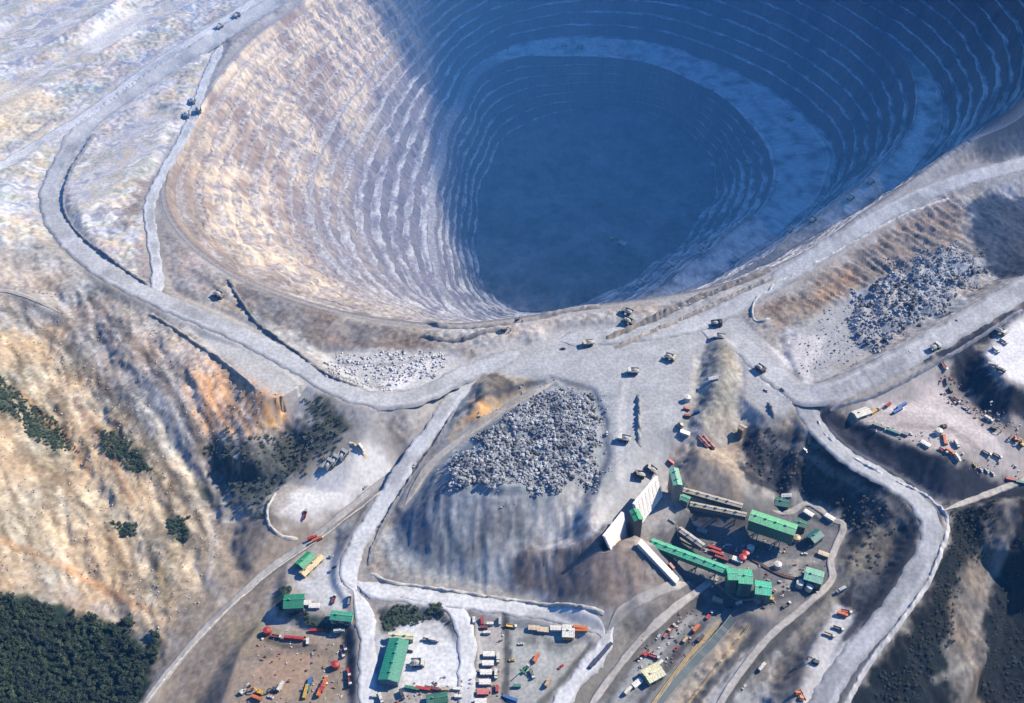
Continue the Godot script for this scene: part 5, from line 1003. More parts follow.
func terrain_mesh(rim: PackedVector2Array) -> ArrayMesh:
	var v := PackedVector3Array(); var nn := PackedVector3Array()
	v.resize(NX * NZ); nn.resize(NX * NZ)
	var hole := PackedByteArray(); hole.resize(NX * NZ)
	var lo := rim[0]; var hi := rim[0]
	for q in rim: lo = lo.min(q); hi = hi.max(q)
	for j in NZ:
		var z := Z0 + j * CELL
		# where this row crosses the rim of the pit
		var cut := []
		if z > lo.y and z < hi.y:
			var a := rim[rim.size() - 1]
			for b in rim:
				if (b.y > z) != (a.y > z): cut.append((a.x - b.x) * (z - b.y) / (a.y - b.y) + b.x)
				a = b
			cut.sort()
		for c in range(0, cut.size() - 1, 2):
			for i in range(maxi(0, int(ceil((cut[c] - X0) / CELL)) ), mini(NX - 1, int((cut[c + 1] - X0) / CELL)) + 1): hole[j * NX + i] = 1
		for i in NX:
			var k := j * NX + i
			v[k] = Vector3(X0 + i * CELL, hh[k], z)
			var l := hh[k - 1] if i > 0 else hh[k]; var r := hh[k + 1] if i < NX - 1 else hh[k]
			var u := hh[k - NX] if j > 0 else hh[k]; var d := hh[k + NX] if j < NZ - 1 else hh[k]
			nn[k] = Vector3(l - r, 2.0 * CELL, u - d).normalized()
	var ix := PackedInt32Array()
	for j in NZ - 1:
		for i in NX - 1:
			var k := j * NX + i
			if hole[k] and hole[k + 1] and hole[k + NX] and hole[k + NX + 1]: continue
			ix.append_array([k, k + 1, k + NX, k + 1, k + NX + 1, k + NX])
	var arr := []; arr.resize(Mesh.ARRAY_MAX)
	arr[Mesh.ARRAY_VERTEX] = v; arr[Mesh.ARRAY_NORMAL] = nn; arr[Mesh.ARRAY_COLOR] = col; arr[Mesh.ARRAY_INDEX] = ix
	var m := ArrayMesh.new(); m.add_surface_from_arrays(Mesh.PRIMITIVE_TRIANGLES, arr)
	return m

# the country beyond: one coarse sheet out to the horizon, under the fine one
func country_mesh(centre: Vector2, rim: PackedFloat32Array) -> ArrayMesh:
	var xs := []
	var zs := []
	var x := -7000.0
	while x <= 7001.0:
		xs.append(x); x += 40.0 if absf(x + 0.1) < 1600.0 else 200.0
	var z := -7000.0
	while z <= 7001.0:
		zs.append(z); z += 40.0 if absf(z + 0.1) < 1600.0 else 200.0
	var v := PackedVector3Array(); var c := PackedColorArray(); var ix := PackedInt32Array()
	for zz in zs:
		for xx in xs:
			var out := maxf(maxf(X0 - xx, xx - (X0 + NX * CELL)), maxf(Z0 - zz, zz - (Z0 + NZ * CELL)))
			var far := smoothstep(0.0, 1200.0, out)
			var h := clampf(land(clampf(xx, -1300, 1300), clampf(zz, -1500, 900)), -260.0, 330.0)
			h = lerpf(h, -40.0 + n_big.get_noise_2d(xx * 0.12, zz * 0.12) * 420.0, far) + n_big.get_noise_2d(xx, zz) * 30.0 * smoothstep(20.0, 200.0, out)
			if out < 10.0: h -= 30.0 + 420.0 * smoothstep(-40.0, -140.0, out)
			var p := Vector2(xx, zz) - centre
			var beyond := p.length() - rim[int(fposmod(p.angle(), TAU) / TAU * STEPS) % STEPS]
			if beyond < 90.0: h = minf(h, lerpf(-700.0, h - 25.0, smoothstep(-60.0, 90.0, beyond)))
			v.append(Vector3(xx, h, zz))
			var g := clampf(0.5 + n_big.get_noise_2d(xx * 0.5, zz * 0.5) * 1.6, 0.0, 1.0)
			c.append(Color(0.045, 0.06, 0.04).lerp(Color(0.17, 0.155, 0.14), g))
	var w := xs.size()
	for j in zs.size() - 1:
		for i in w - 1:
			var k := j * w + i
			ix.append_array([k, k + 1, k + w, k + 1, k + w + 1, k + w])
	var st := SurfaceTool.new(); st.begin(Mesh.PRIMITIVE_TRIANGLES)
	for k in v.size():
		st.set_color(c[k]); st.add_vertex(v[k])
	for k in ix: st.add_index(k)
	st.generate_normals()
	return st.commit()

# ---------------------------------------------------------------- the pit
const STEPS := 1200
func contour(p: Array, centre: Vector2) -> Array:      # [radius, height] per direction, from points x, y, z
	var a := []
	for i in p.size() / 3:
		var d := Vector2(p[3 * i] - centre.x, p[3 * i + 2] - centre.y)
		a.append([fposmod(d.angle(), TAU), d.length(), p[3 * i + 1]])
	a.sort_custom(func(q, r): return q[0] < r[0])
	var n := a.size()
	var rad := PackedFloat32Array(); var hgt := PackedFloat32Array()
	for s in STEPS:
		var t := TAU * s / STEPS
		var i := 0
		while i < n and a[i][0] <= t: i += 1
		var p1 = a[(i - 1 + n) % n]; var p2 = a[i % n]; var p0 = a[(i - 2 + n) % n]; var p3 = a[(i + 1) % n]
		var span := fposmod(p2[0] - p1[0], TAU); var f := fposmod(t - p1[0], TAU) / maxf(span, 1e-4)
		var g := f * f * (3.0 - 2.0 * f)
		var m := lerpf(f, g, 0.5)
		rad.append(lerpf(p1[1], p2[1], m)); hgt.append(lerpf(p1[2], p2[2], f))
	for rep in 3:                                        # take the corners off
		var r2 := rad.duplicate(); var h2 := hgt.duplicate()
		for s in STEPS:
			var tot := 0.0; var toh := 0.0
			for o in range(-9, 10): tot += r2[(s + o + STEPS) % STEPS]; toh += h2[(s + o + STEPS) % STEPS]
			rad[s] = tot / 19.0; hgt[s] = toh / 19.0
	return [rad, hgt]

func pit_mesh(centre: Vector2, rim: Array, ramp_out: Array, ramp_in: Array, floor_edge: Array, bench_out: Array, bench_in: Array, tracks: Array) -> ArrayMesh:
	var rings := []                                       # [outer, inner, share of radius, share of height, how benched counts, tread 0..1, band]
	var plan := [[rim, bench_out, 8, 0, 0.0, 0.5], [bench_out, bench_in, 1, 1, 0.5, 0.5], [bench_in, ramp_out, 7, 0, 0.5, 0.5], [ramp_out, ramp_in, 1, 1, 1.0, 0.0], [ramp_in, floor_edge, 6, 2, 0.0, 1.0]]
	for b in plan:
		for i in b[2]:
			for u in ([0.0, 0.14, 0.28, 0.42, 0.46, 0.6, 0.78, 0.86, 0.96] if b[3] != 1 else [0.02, 0.06, 0.1, 0.16, 0.3, 0.42, 0.46, 0.54, 0.58, 0.7, 0.84, 0.9, 0.94, 0.98]):
				var step := minf(u / 0.42, 1.0)
				rings.append([b[0], b[1], (i + u) / b[2], (i + step) / b[2] if b[3] != 1 else u, u, b[3], b[4] + b[5] * (i + u) / b[2]])
	var v := PackedVector3Array(); var c := PackedColorArray(); var ix := PackedInt32Array()
	# the ground behind the crest where the fine sheet does not reach
	for w in [150.0, 60.0]:
		for s in STEPS:
			var d := Vector2.from_angle(TAU * s / STEPS)
			var q: Vector2 = centre + d * (rim[0][s] + w)
			var open: float = smoothstep(Z0 + 4.0, Z0 - 10.0, q.y)
			v.append(Vector3(q.x, lerpf(minf(rim[1][s], ground(q.x, q.y)) - 40.0, lerpf(rim[1][s], clampf(land(q.x, q.y), -260.0, 330.0), w / 150.0) + 2.0, open), q.y))
			c.append(Color(0.16, 0.15, 0.145))
	for w in [8.0, 5.5]:
		for s in STEPS:
			var d := Vector2.from_angle(TAU * s / STEPS)
			var q: Vector2 = centre + d * (rim[0][s] + w)
			v.append(Vector3(q.x, (ground(q.x, q.y) if q.y > Z0 else rim[1][s]) + (-0.5 if w > 6.0 else 0.35), q.y))
			c.append(Color(0.26, 0.25, 0.245))
	for g in rings:
		var ro: PackedFloat32Array = g[0][0]; var ho: PackedFloat32Array = g[0][1]
		var ri: PackedFloat32Array = g[1][0]; var hi: PackedFloat32Array = g[1][1]
		var fr: float = g[2]; var fh: float = g[3]; var u: float = g[4]; var band: int = g[5]; var down: float = g[6]
		for s in STEPS:
			var t := TAU * s / STEPS
			var ct := cos(t); var sn := sin(t)
			var drift := 0.0
			if band != 1: drift = 0.03 * n_big.get_noise_2d(t * 260.0, down * 600.0) * minf(1.0, minf(fr, 1.0 - fr) * 6.0) + 0.02 * n_mid.get_noise_2d(t * 500.0, down * 300.0) * minf(1.0, minf(fr, 1.0 - fr) * 6.0)
			var r := lerpf(ro[s], ri[s], fr + drift)
			var x := centre.x + r * ct; var z := centre.y + r * sn
			# the left wall is old weathered rock above and benched below
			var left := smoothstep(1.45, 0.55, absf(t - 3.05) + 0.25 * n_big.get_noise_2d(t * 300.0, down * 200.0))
			var worn := left * smoothstep(0.78, 0.35, down) if band == 0 else 0.0
			var wild := smoothstep(0.0, 0.08, down) if band == 0 else 1.0
			var flat := smoothstep(7.0, 18.0, absf(ro[s] - ri[s])) if band == 1 else 0.0
			var worn_here := worn if band == 0 else left * smoothstep(0.78, 0.35, down) if band == 1 and down == 0.5 else 0.0
			var amp := lerpf(lerpf(3.0, 5.5, worn_here), 1.5, flat) * wild
			r += n_mid.get_noise_2d(x + down * 25.0, z) * amp + n_streak.get_noise_2d(t * 420.0, down * 9.0 + (40.0 if band == 2 else 0.0)) * amp * 0.3
			var flat_w := smoothstep(12.0, 26.0, absf(ro[s] - ri[s]))
			var y := lerpf(lerpf(ho[s], hi[s], fh), lerpf(ho[s], hi[s], fr), worn * 0.25)
			if band == 1 and (absf(u - 0.94) < 0.01 or absf(u - 0.06) < 0.01): y += 2.0 * smoothstep(8.0, 20.0, absf(ro[s] - ri[s]))
			if band == 1 and down == 0.5: y += 6.0 * (0.5 - smoothstep(0.44, 0.56, u)) * flat_w
			y += n_fine.get_noise_2d(x, z) * (0.7 + 1.0 * worn) * wild + 0.35 * (1.0 - wild)
			v.append(Vector3(centre.x + r * ct, y, centre.y + r * sn))
			# rock
			var big := n_big.get_noise_2d(x, z + y); var md := n_mid.get_noise_2d(x, z)
			var fall := n_streak.get_noise_2d(t * 300.0, down * 14.0)
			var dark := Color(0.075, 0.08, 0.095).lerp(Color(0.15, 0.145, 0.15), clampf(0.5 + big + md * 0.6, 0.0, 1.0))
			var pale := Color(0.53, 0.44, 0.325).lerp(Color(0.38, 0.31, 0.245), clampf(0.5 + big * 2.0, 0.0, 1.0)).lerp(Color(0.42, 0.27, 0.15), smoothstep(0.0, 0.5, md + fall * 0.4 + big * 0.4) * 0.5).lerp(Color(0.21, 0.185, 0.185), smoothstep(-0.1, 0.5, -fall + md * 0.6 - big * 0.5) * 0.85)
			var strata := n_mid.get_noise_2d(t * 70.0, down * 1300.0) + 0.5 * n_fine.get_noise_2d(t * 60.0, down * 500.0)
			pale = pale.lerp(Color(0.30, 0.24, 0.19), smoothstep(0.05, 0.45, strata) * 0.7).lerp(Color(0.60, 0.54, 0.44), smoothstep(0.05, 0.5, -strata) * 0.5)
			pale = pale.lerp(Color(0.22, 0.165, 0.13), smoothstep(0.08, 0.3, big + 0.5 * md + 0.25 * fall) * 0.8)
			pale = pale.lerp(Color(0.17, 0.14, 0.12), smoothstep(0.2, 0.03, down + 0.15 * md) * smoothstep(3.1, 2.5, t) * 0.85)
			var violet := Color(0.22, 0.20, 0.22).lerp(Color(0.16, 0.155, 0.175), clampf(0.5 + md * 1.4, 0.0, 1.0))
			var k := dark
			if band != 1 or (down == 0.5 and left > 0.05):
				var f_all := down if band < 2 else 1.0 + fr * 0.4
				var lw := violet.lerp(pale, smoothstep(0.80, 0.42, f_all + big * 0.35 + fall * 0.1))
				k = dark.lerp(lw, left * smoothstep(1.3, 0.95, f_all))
			# dust and spill lie on the treads; risers painted darker to add shading contrast
			if band != 1 and u < 0.44: k = k.darkened(0.25 * (1.0 - worn))
			if u > 0.44 and band != 1:
				k = k.lerp(Color(0.52, 0.50, 0.48), clampf((0.5 if u > 0.76 else 0.2) + 0.8 * md + 0.4 * big + 0.9 * n_streak.get_noise_2d(t * 90.0, down * 500.0), 0.0, 1.0) * (1.0 - worn * 0.6))
			if band == 1: k = k.lerp(Color(0.46, 0.44, 0.42), 0.5 * left)
			if band == 1 and down == 0.5 and absf(u - 0.5) < 0.09: k = dark
			elif band == 1: k = k.lerp(Color(0.50, 0.48, 0.455), smoothstep(15.0, 30.0, absf(ro[s] - ri[s])) * clampf(0.75 + 0.9 * md + 0.5 * n_fine.get_noise_2d(x * 0.5, z * 0.5), 0.0, 1.0))
			var f := 1.0 + 0.35 * n_fine.get_noise_2d(x * 1.4, z * 1.4)
			c.append(Color(k.r * f, k.g * f, k.b * f))
	# the floor
	var fl: PackedFloat32Array = floor_edge[0]; var fy: PackedFloat32Array = floor_edge[1]
	for q in 44:
		var fr := 1.0 - q / 44.0
		for s in STEPS:
			var t := TAU * s / STEPS
			var x := centre.x + fl[s] * fr * cos(t); var z := centre.y + fl[s] * fr * sin(t)
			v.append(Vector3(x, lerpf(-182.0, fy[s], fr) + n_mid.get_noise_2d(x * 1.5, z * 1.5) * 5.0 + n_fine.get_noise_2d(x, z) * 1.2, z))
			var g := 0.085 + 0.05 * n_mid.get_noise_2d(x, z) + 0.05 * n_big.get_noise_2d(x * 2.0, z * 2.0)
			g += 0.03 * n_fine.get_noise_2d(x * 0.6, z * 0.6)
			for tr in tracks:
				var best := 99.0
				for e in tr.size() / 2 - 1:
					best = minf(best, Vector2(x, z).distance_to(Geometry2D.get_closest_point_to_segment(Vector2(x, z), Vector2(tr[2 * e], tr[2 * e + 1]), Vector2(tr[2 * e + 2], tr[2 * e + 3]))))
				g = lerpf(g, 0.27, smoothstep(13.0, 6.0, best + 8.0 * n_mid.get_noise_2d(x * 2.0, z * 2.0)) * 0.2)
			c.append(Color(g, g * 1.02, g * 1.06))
	var nr := v.size() / STEPS
	for j in nr - 1:
		for s in STEPS:
			var a := j * STEPS + s; var b := j * STEPS + (s + 1) % STEPS
			ix.append_array([a, b, a + STEPS, b, b + STEPS, a + STEPS])
	var arr := []; arr.resize(Mesh.ARRAY_MAX)
	arr[Mesh.ARRAY_VERTEX] = v; arr[Mesh.ARRAY_COLOR] = c; arr[Mesh.ARRAY_INDEX] = ix
	var m := ArrayMesh.new(); m.add_surface_from_arrays(Mesh.PRIMITIVE_TRIANGLES, arr)
	return m

# ---------------------------------------------------------------- helpers
var mats := {}
var rng := RandomNumberGenerator.new()

func smooth_line(p: Array) -> PackedVector3Array:
	var c := Curve3D.new(); c.bake_interval = 4.0
	var n := p.size() / 3
	for i in n:
		var q := Vector3(p[3 * i], p[3 * i + 1], p[3 * i + 2])
		var a := Vector3(p[3 * maxi(i - 1, 0)], p[3 * maxi(i - 1, 0) + 1], p[3 * maxi(i - 1, 0) + 2])
		var k := mini(i + 1, n - 1)
		var b := Vector3(p[3 * k], p[3 * k + 1], p[3 * k + 2])
		var t := (b - a).normalized()
		c.add_point(q, -t * (q - a).length() * 0.33, t * (b - q).length() * 0.33)
	return c.get_baked_points()

func structure(called: String, m: Mesh, mat: Material, label := "") -> MeshInstance3D:
	var o := MeshInstance3D.new(); o.name = called; o.mesh = m; o.material_override = mat
	o.set_meta("kind", "structure"); add_child(o, true)
	if label: o.set_meta("label", label)
	return o

func noise_texture(size: int, freq: float, a: Color, b: Color, oct := 5, seed := 3) -> NoiseTexture2D:
	var t := NoiseTexture2D.new(); t.width = size; t.height = size; t.seamless = true
	var n := FastNoiseLite.new(); n.seed = seed; n.frequency = freq; n.fractal_octaves = oct; t.noise = n
	var g := Gradient.new(); g.set_color(0, a); g.set_color(1, b); t.color_ramp = g
	return t

func ground_material() -> StandardMaterial3D:
	var m := StandardMaterial3D.new()
	m.vertex_color_use_as_albedo = true; m.roughness = 1.0; m.metallic_specular = 0.2
	m.albedo_texture = noise_texture(512, 0.014, Color(0.80, 0.80, 0.80), Color(1.0, 1.0, 1.0), 4)
	m.uv1_triplanar = true; m.uv1_world_triplanar = true; m.uv1_scale = Vector3.ONE / 37.0
	return m

# painted steel, concrete and so on: flat colour broken by dust and streaks
func mat(c: Color, rough := 0.7, metal := 0.0) -> StandardMaterial3D:
	var k := "%s %s %s" % [c.to_html(), rough, metal]
	if not mats.has(k):
		var m := StandardMaterial3D.new()
		m.albedo_color = c; m.roughness = rough; m.metallic = metal
		if not mats.has("grime"): mats["grime"] = noise_texture(256, 0.025, Color(0.42, 0.40, 0.37), Color(1, 1, 1), 5, 9)
		m.albedo_texture = mats["grime"]
		m.uv1_triplanar = true; m.uv1_world_triplanar = true; m.uv1_scale = Vector3.ONE / 7.0
		mats[k] = m
	return mats[k]

func begin() -> SurfaceTool:
	var st := SurfaceTool.new(); st.begin(Mesh.PRIMITIVE_TRIANGLES); st.set_smooth_group(-1)
	return st

func tri(st: SurfaceTool, a: Vector3, b: Vector3, c: Vector3) -> void:
	st.add_vertex(a); st.add_vertex(b); st.add_vertex(c)

func quad(st: SurfaceTool, a: Vector3, b: Vector3, c: Vector3, d: Vector3) -> void:
	tri(st, a, b, c); tri(st, a, c, d)

func hexa(st: SurfaceTool, p: Array) -> void:   # four corners below, the four above them
	quad(st, p[4], p[5], p[6], p[7]); quad(st, p[3], p[2], p[1], p[0])
	for i in 4:
		var j := (i + 1) % 4
		quad(st, p[i], p[j], p[j + 4], p[i + 4])

func box(st: SurfaceTool, c: Vector3, s: Vector3, b := Basis.IDENTITY) -> void:
	var h := s * 0.5
	var p := []
	for y in [-1, 1]:
		for q in [[-1, -1], [1, -1], [1, 1], [-1, 1]]: p.append(c + b * Vector3(q[0] * h.x, y * h.y, q[1] * h.z))
	hexa(st, p)

func beam(st: SurfaceTool, a: Vector3, b: Vector3, w: float) -> void:
	var z := (b - a).normalized()
	var x := (Vector3.UP if absf(z.y) < 0.95 else Vector3.RIGHT).cross(z).normalized()
	box(st, (a + b) * 0.5, Vector3(w, w, (b - a).length()), Basis(x, z.cross(x), z))

func tube(st: SurfaceTool, a: Vector3, b: Vector3, r: float, n := 10, r2 := -1.0) -> void:
	if r2 < 0.0: r2 = r
	var z := (b - a).normalized()
	var x := (Vector3.UP if absf(z.y) < 0.95 else Vector3.RIGHT).cross(z).normalized()
	var y := z.cross(x)
	for i in n:
		var p := x * cos(TAU * i / n) + y * sin(TAU * i / n)
		var q := x * cos(TAU * (i + 1) / n) + y * sin(TAU * (i + 1) / n)
		quad(st, a + p * r, b + p * r2, b + q * r2, a + q * r)
		tri(st, a, a + p * r, a + q * r); tri(st, b, b + q * r2, b + p * r2)

func part(called: String, st: SurfaceTool, m: Material, parent: Node3D) -> MeshInstance3D:
	st.generate_normals()
	var o := MeshInstance3D.new(); o.name = called; o.mesh = st.commit(); o.material_override = m
	parent.add_child(o, true)
	return o

var used := {}
func numbered(called: String) -> String:
	var n: int = used.get(called, 0)
	used[called] = n + 1
	return called if n == 0 else "%s_%03d" % [called, n]

func thing(called: String, label: String, category: String, at: Vector3, turn := 0.0, group := "") -> Node3D:
	var o := Node3D.new(); o.name = numbered(called); add_child(o)
	o.position = at; o.rotation.y = turn
	o.set_meta("label", label); o.set_meta("category", category)
	if group: o.set_meta("group", group)
	return o

# a part made once and worn by many things
func wear(called: String, m: Mesh, ma: Material, parent: Node3D, at: Vector3) -> MeshInstance3D:
	var o := MeshInstance3D.new(); o.name = called; o.mesh = m; o.material_override = ma; o.position = at
	parent.add_child(o, true)
	return o

var wheels := {}
func wheel(parent: Node3D, at: Vector3, r: float, w: float) -> void:
	var k := "%.2f %.2f" % [r, w]
	if not wheels.has(k):
		var st := begin(); tube(st, Vector3(0, 0, -w / 2), Vector3(0, 0, w / 2), r, 14); st.generate_normals()
		var s2 := begin(); tube(s2, Vector3(0, 0, -w / 2 - 0.03), Vector3(0, 0, w / 2 + 0.03), r * 0.5, 8); s2.generate_normals()
		wheels[k] = [st.commit(), s2.commit()]
	var t := wear("wheel", wheels[k][0], mat(Color(0.13, 0.13, 0.14), 0.9), parent, at)
	wear("rim", wheels[k][1], mat(Color(0.6, 0.6, 0.58), 0.6), t, Vector3.ZERO)

const GLASS := Color(0.12, 0.15, 0.19)

# ---------------------------------------------------------------- machines; all face +x
var kinds := {}
func machine(kind: String, c: Color, label: String, x: float, z: float, turn: float, group: String, y := 1e6) -> Node3D:
	c = c.lerp(Color(0.62, 0.60, 0.56), 0.18)                        # everything here is dusty
	var k := kind + c.to_html()
	var o: Node3D
	var names := {"haul": ["haul_truck", "haul truck"], "pickup": ["pickup_truck", "pickup"], "lorry": ["lorry", "truck"], "flatbed": ["flatbed_truck", "truck"], "digger": ["excavator", "excavator"], "dozer": ["bulldozer", "bulldozer"], "container": ["shipping_container", "container"], "short": ["shipping_container", "container"], "cabin": ["site_cabin", "cabin"], "tank": ["storage_tank", "tank"], "crane": ["crane_truck", "crane"]}
	if kinds.has(k):
		o = kinds[k].duplicate(); o.name = numbered(names[kind][0]); add_child(o)
	else:
		o = thing(names[kind][0], label, names[kind][1], Vector3.ZERO)
		match kind:
			"haul": build_haul(o, c)
			"pickup": build_pickup(o, c)
			"lorry": build_lorry(o, c, true)
			"flatbed": build_lorry(o, c, false)
			"digger": build_digger(o, c)
			"dozer": build_dozer(o, c)
			"container": build_container(o, c, 12.2)
			"short": build_container(o, c, 6.1)
			"cabin": build_cabin(o, c)
			"tank": build_tank(o, c)
			"crane": build_crane(o, c)
		kinds[k] = o
	o.set_meta("label", label)
	if group: o.set_meta("group", group)
	elif o.has_meta("group"): o.remove_meta("group")
	var d := Vector2(cos(turn), -sin(turn)) * 3.0
	var y0 := ground(x, z)
	var f := ground(x + d.x, z + d.y); var b := ground(x - d.x, z - d.y)
	if kind == "haul": o.scale = Vector3.ONE * 0.82
	o.position = Vector3(x, maxf(y0, (f + b) * 0.5) + 0.25, z)
	o.rotation = Vector3(0, turn, atan2(f - b, 6.0))
	if y < 1e5:
		o.position.y = y; o.rotation.z = 0.0
	return o

func build_haul(o: Node3D, c: Color) -> void:
	var paint := mat(c, 0.55); var dark := mat(Color(0.3, 0.3, 0.31), 0.8)
	for s in [-1, 1]:
		wheel(o, Vector3(4.2, 1.9, s * 3.2), 1.9, 1.5)
		wheel(o, Vector3(-3.4, 1.9, s * 1.6), 1.9, 1.4); wheel(o, Vector3(-3.4, 1.9, s * 3.3), 1.9, 1.4)
	var st := begin(); box(st, Vector3(0, 2.4, 0), Vector3(12, 1.3, 2.4)); box(st, Vector3(6.2, 2.3, 0), Vector3(0.6, 1.6, 7.0)); part("chassis", st, dark, o)
	st = begin(); box(st, Vector3(4.6, 4.1, 0), Vector3(3.0, 0.35, 7.6)); box(st, Vector3(6.0, 3.2, 0), Vector3(0.8, 1.6, 4.0)); part("front_deck", st, paint, o)
	st = begin(); box(st, Vector3(4.7, 5.2, 2.0), Vector3(2.0, 2.0, 2.2)); part("cab", st, paint, o)
	st = begin(); box(st, Vector3(5.72, 5.45, 2.0), Vector3(0.06, 0.9, 1.9)); box(st, Vector3(4.7, 5.45, 3.12), Vector3(1.6, 0.9, 0.06)); part("window", st, mat(GLASS, 0.2), o)
	# tipping body: sloping floor, two sides, headboard and the canopy over the cab
	st = begin()
	hexa(st, [Vector3(-7.2, 3.9, -3.4), Vector3(3.0, 3.0, -2.6), Vector3(3.0, 3.0, 2.6), Vector3(-7.2, 3.9, 3.4), Vector3(-7.2, 4.2, -3.4), Vector3(3.0, 3.4, -2.6), Vector3(3.0, 3.4, 2.6), Vector3(-7.2, 4.2, 3.4)])
	for s in [-1, 1]:
		hexa(st, [Vector3(-7.2, 4.0, s * 3.4), Vector3(3.0, 3.1, s * 2.6), Vector3(3.0, 3.1, s * 2.85), Vector3(-7.2, 4.0, s * 3.65), Vector3(-7.2, 5.9, s * 4.0), Vector3(3.2, 6.7, s * 4.0), Vector3(3.2, 6.7, s * 4.25), Vector3(-7.2, 5.9, s * 4.25)])
	hexa(st, [Vector3(2.7, 3.1, -2.8), Vector3(3.0, 3.1, -2.8), Vector3(3.0, 3.1, 2.8), Vector3(2.7, 3.1, 2.8), Vector3(3.0, 6.7, -4.1), Vector3(3.3, 6.7, -4.1), Vector3(3.3, 6.7, 4.1), Vector3(3.0, 6.7, 4.1)])
	part("tipping_body", st, paint, o)
	st = begin()                                                  # heaped ore
	var ring := []
	for i in 10: ring.append(Vector3(-2.3 + 4.8 * cos(TAU * i / 10.0), 4.9, 3.2 * sin(TAU * i / 10.0)))
	for i in 10:
		var a: Vector3 = ring[i]; var b: Vector3 = ring[(i + 1) % 10]
		var m := Vector3(-2.0, 7.1, 0)
		var am := a.lerp(m, 0.55) + Vector3(0, 0.5, 0); var bm := b.lerp(m, 0.55) + Vector3(0, 0.5, 0)
		quad(st, a, am, bm, b); tri(st, am, m, bm)
	part("ore_load", st, mat(Color(0.74, 0.74, 0.73), 1.0), o)
	st = begin(); box(st, Vector3(4.9, 6.75, 0), Vector3(3.6, 0.25, 8.2)); part("canopy", st, paint, o)
	st = begin()
	for s in [-1, 1]: box(st, Vector3(6.55, 2.9, s * 2.6), Vector3(0.1, 0.5, 0.7))
	part("headlight", st, mat(Color(0.85, 0.85, 0.8), 0.3), o)

func build_pickup(o: Node3D, c: Color) -> void:
	var paint := mat(c, 0.4)
	for s in [-1, 1]:
		for x in [1.6, -1.6]: wheel(o, Vector3(x, 0.4, s * 0.85), 0.4, 0.28)
	var st := begin(); box(st, Vector3(0, 0.75, 0), Vector3(5.2, 0.55, 1.85)); box(st, Vector3(-1.5, 1.15, 0.9), Vector3(2.1, 0.35, 0.08)); box(st, Vector3(-1.5, 1.15, -0.9), Vector3(2.1, 0.35, 0.08)); part("body", st, paint, o)
	st = begin(); hexa(st, [Vector3(-0.5, 1.0, -0.85), Vector3(1.5, 1.0, -0.85), Vector3(1.5, 1.0, 0.85), Vector3(-0.5, 1.0, 0.85), Vector3(-0.4, 1.8, -0.75), Vector3(0.8, 1.8, -0.75), Vector3(0.8, 1.8, 0.75), Vector3(-0.4, 1.8, 0.75)]); part("cab", st, paint, o)
	st = begin(); quad(st, Vector3(1.47, 1.08, -0.7), Vector3(0.88, 1.74, -0.62), Vector3(0.88, 1.74, 0.62), Vector3(1.47, 1.08, 0.7)); part("windscreen", st, mat(GLASS, 0.2), o)
	(o.get_child(o.get_child_count() - 1) as Node3D).position = Vector3(0.03, 0.02, 0)

func build_lorry(o: Node3D, c: Color, boxed: bool) -> void:
	var paint := mat(c, 0.5)
	for s in [-1, 1]:
		for x in [3.2, -2.0, -3.3]: wheel(o, Vector3(x, 0.55, s * 1.0), 0.55, 0.4)
	var st := begin(); box(st, Vector3(-0.3, 0.9, 0), Vector3(8.8, 0.4, 1.6)); part("chassis", st, mat(Color(0.2, 0.2, 0.21), 0.8), o)
	st = begin(); box(st, Vector3(3.4, 2.0, 0), Vector3(2.0, 2.0, 2.4)); part("cab", st, paint if boxed else mat(Color(0.85, 0.85, 0.83), 0.5), o)
	st = begin(); box(st, Vector3(4.42, 2.35, 0), Vector3(0.06, 0.8, 2.1)); part("windscreen", st, mat(GLASS, 0.2), o)
	st = begin()
	if boxed: box(st, Vector3(-1.2, 2.4, 0), Vector3(6.6, 2.7, 2.5))
	else:
		box(st, Vector3(-1.2, 1.25, 0), Vector3(6.8, 0.25, 2.5))
		for s in [-1, 1]: box(st, Vector3(-1.2, 1.7, s * 1.22), Vector3(6.8, 0.7, 0.08))
		box(st, Vector3(2.2, 1.9, 0), Vector3(0.1, 1.2, 2.5)); box(st, Vector3(-4.6, 1.7, 0), Vector3(0.1, 0.7, 2.5))
	part("cargo_box" if boxed else "cargo_bed", st, paint, o)

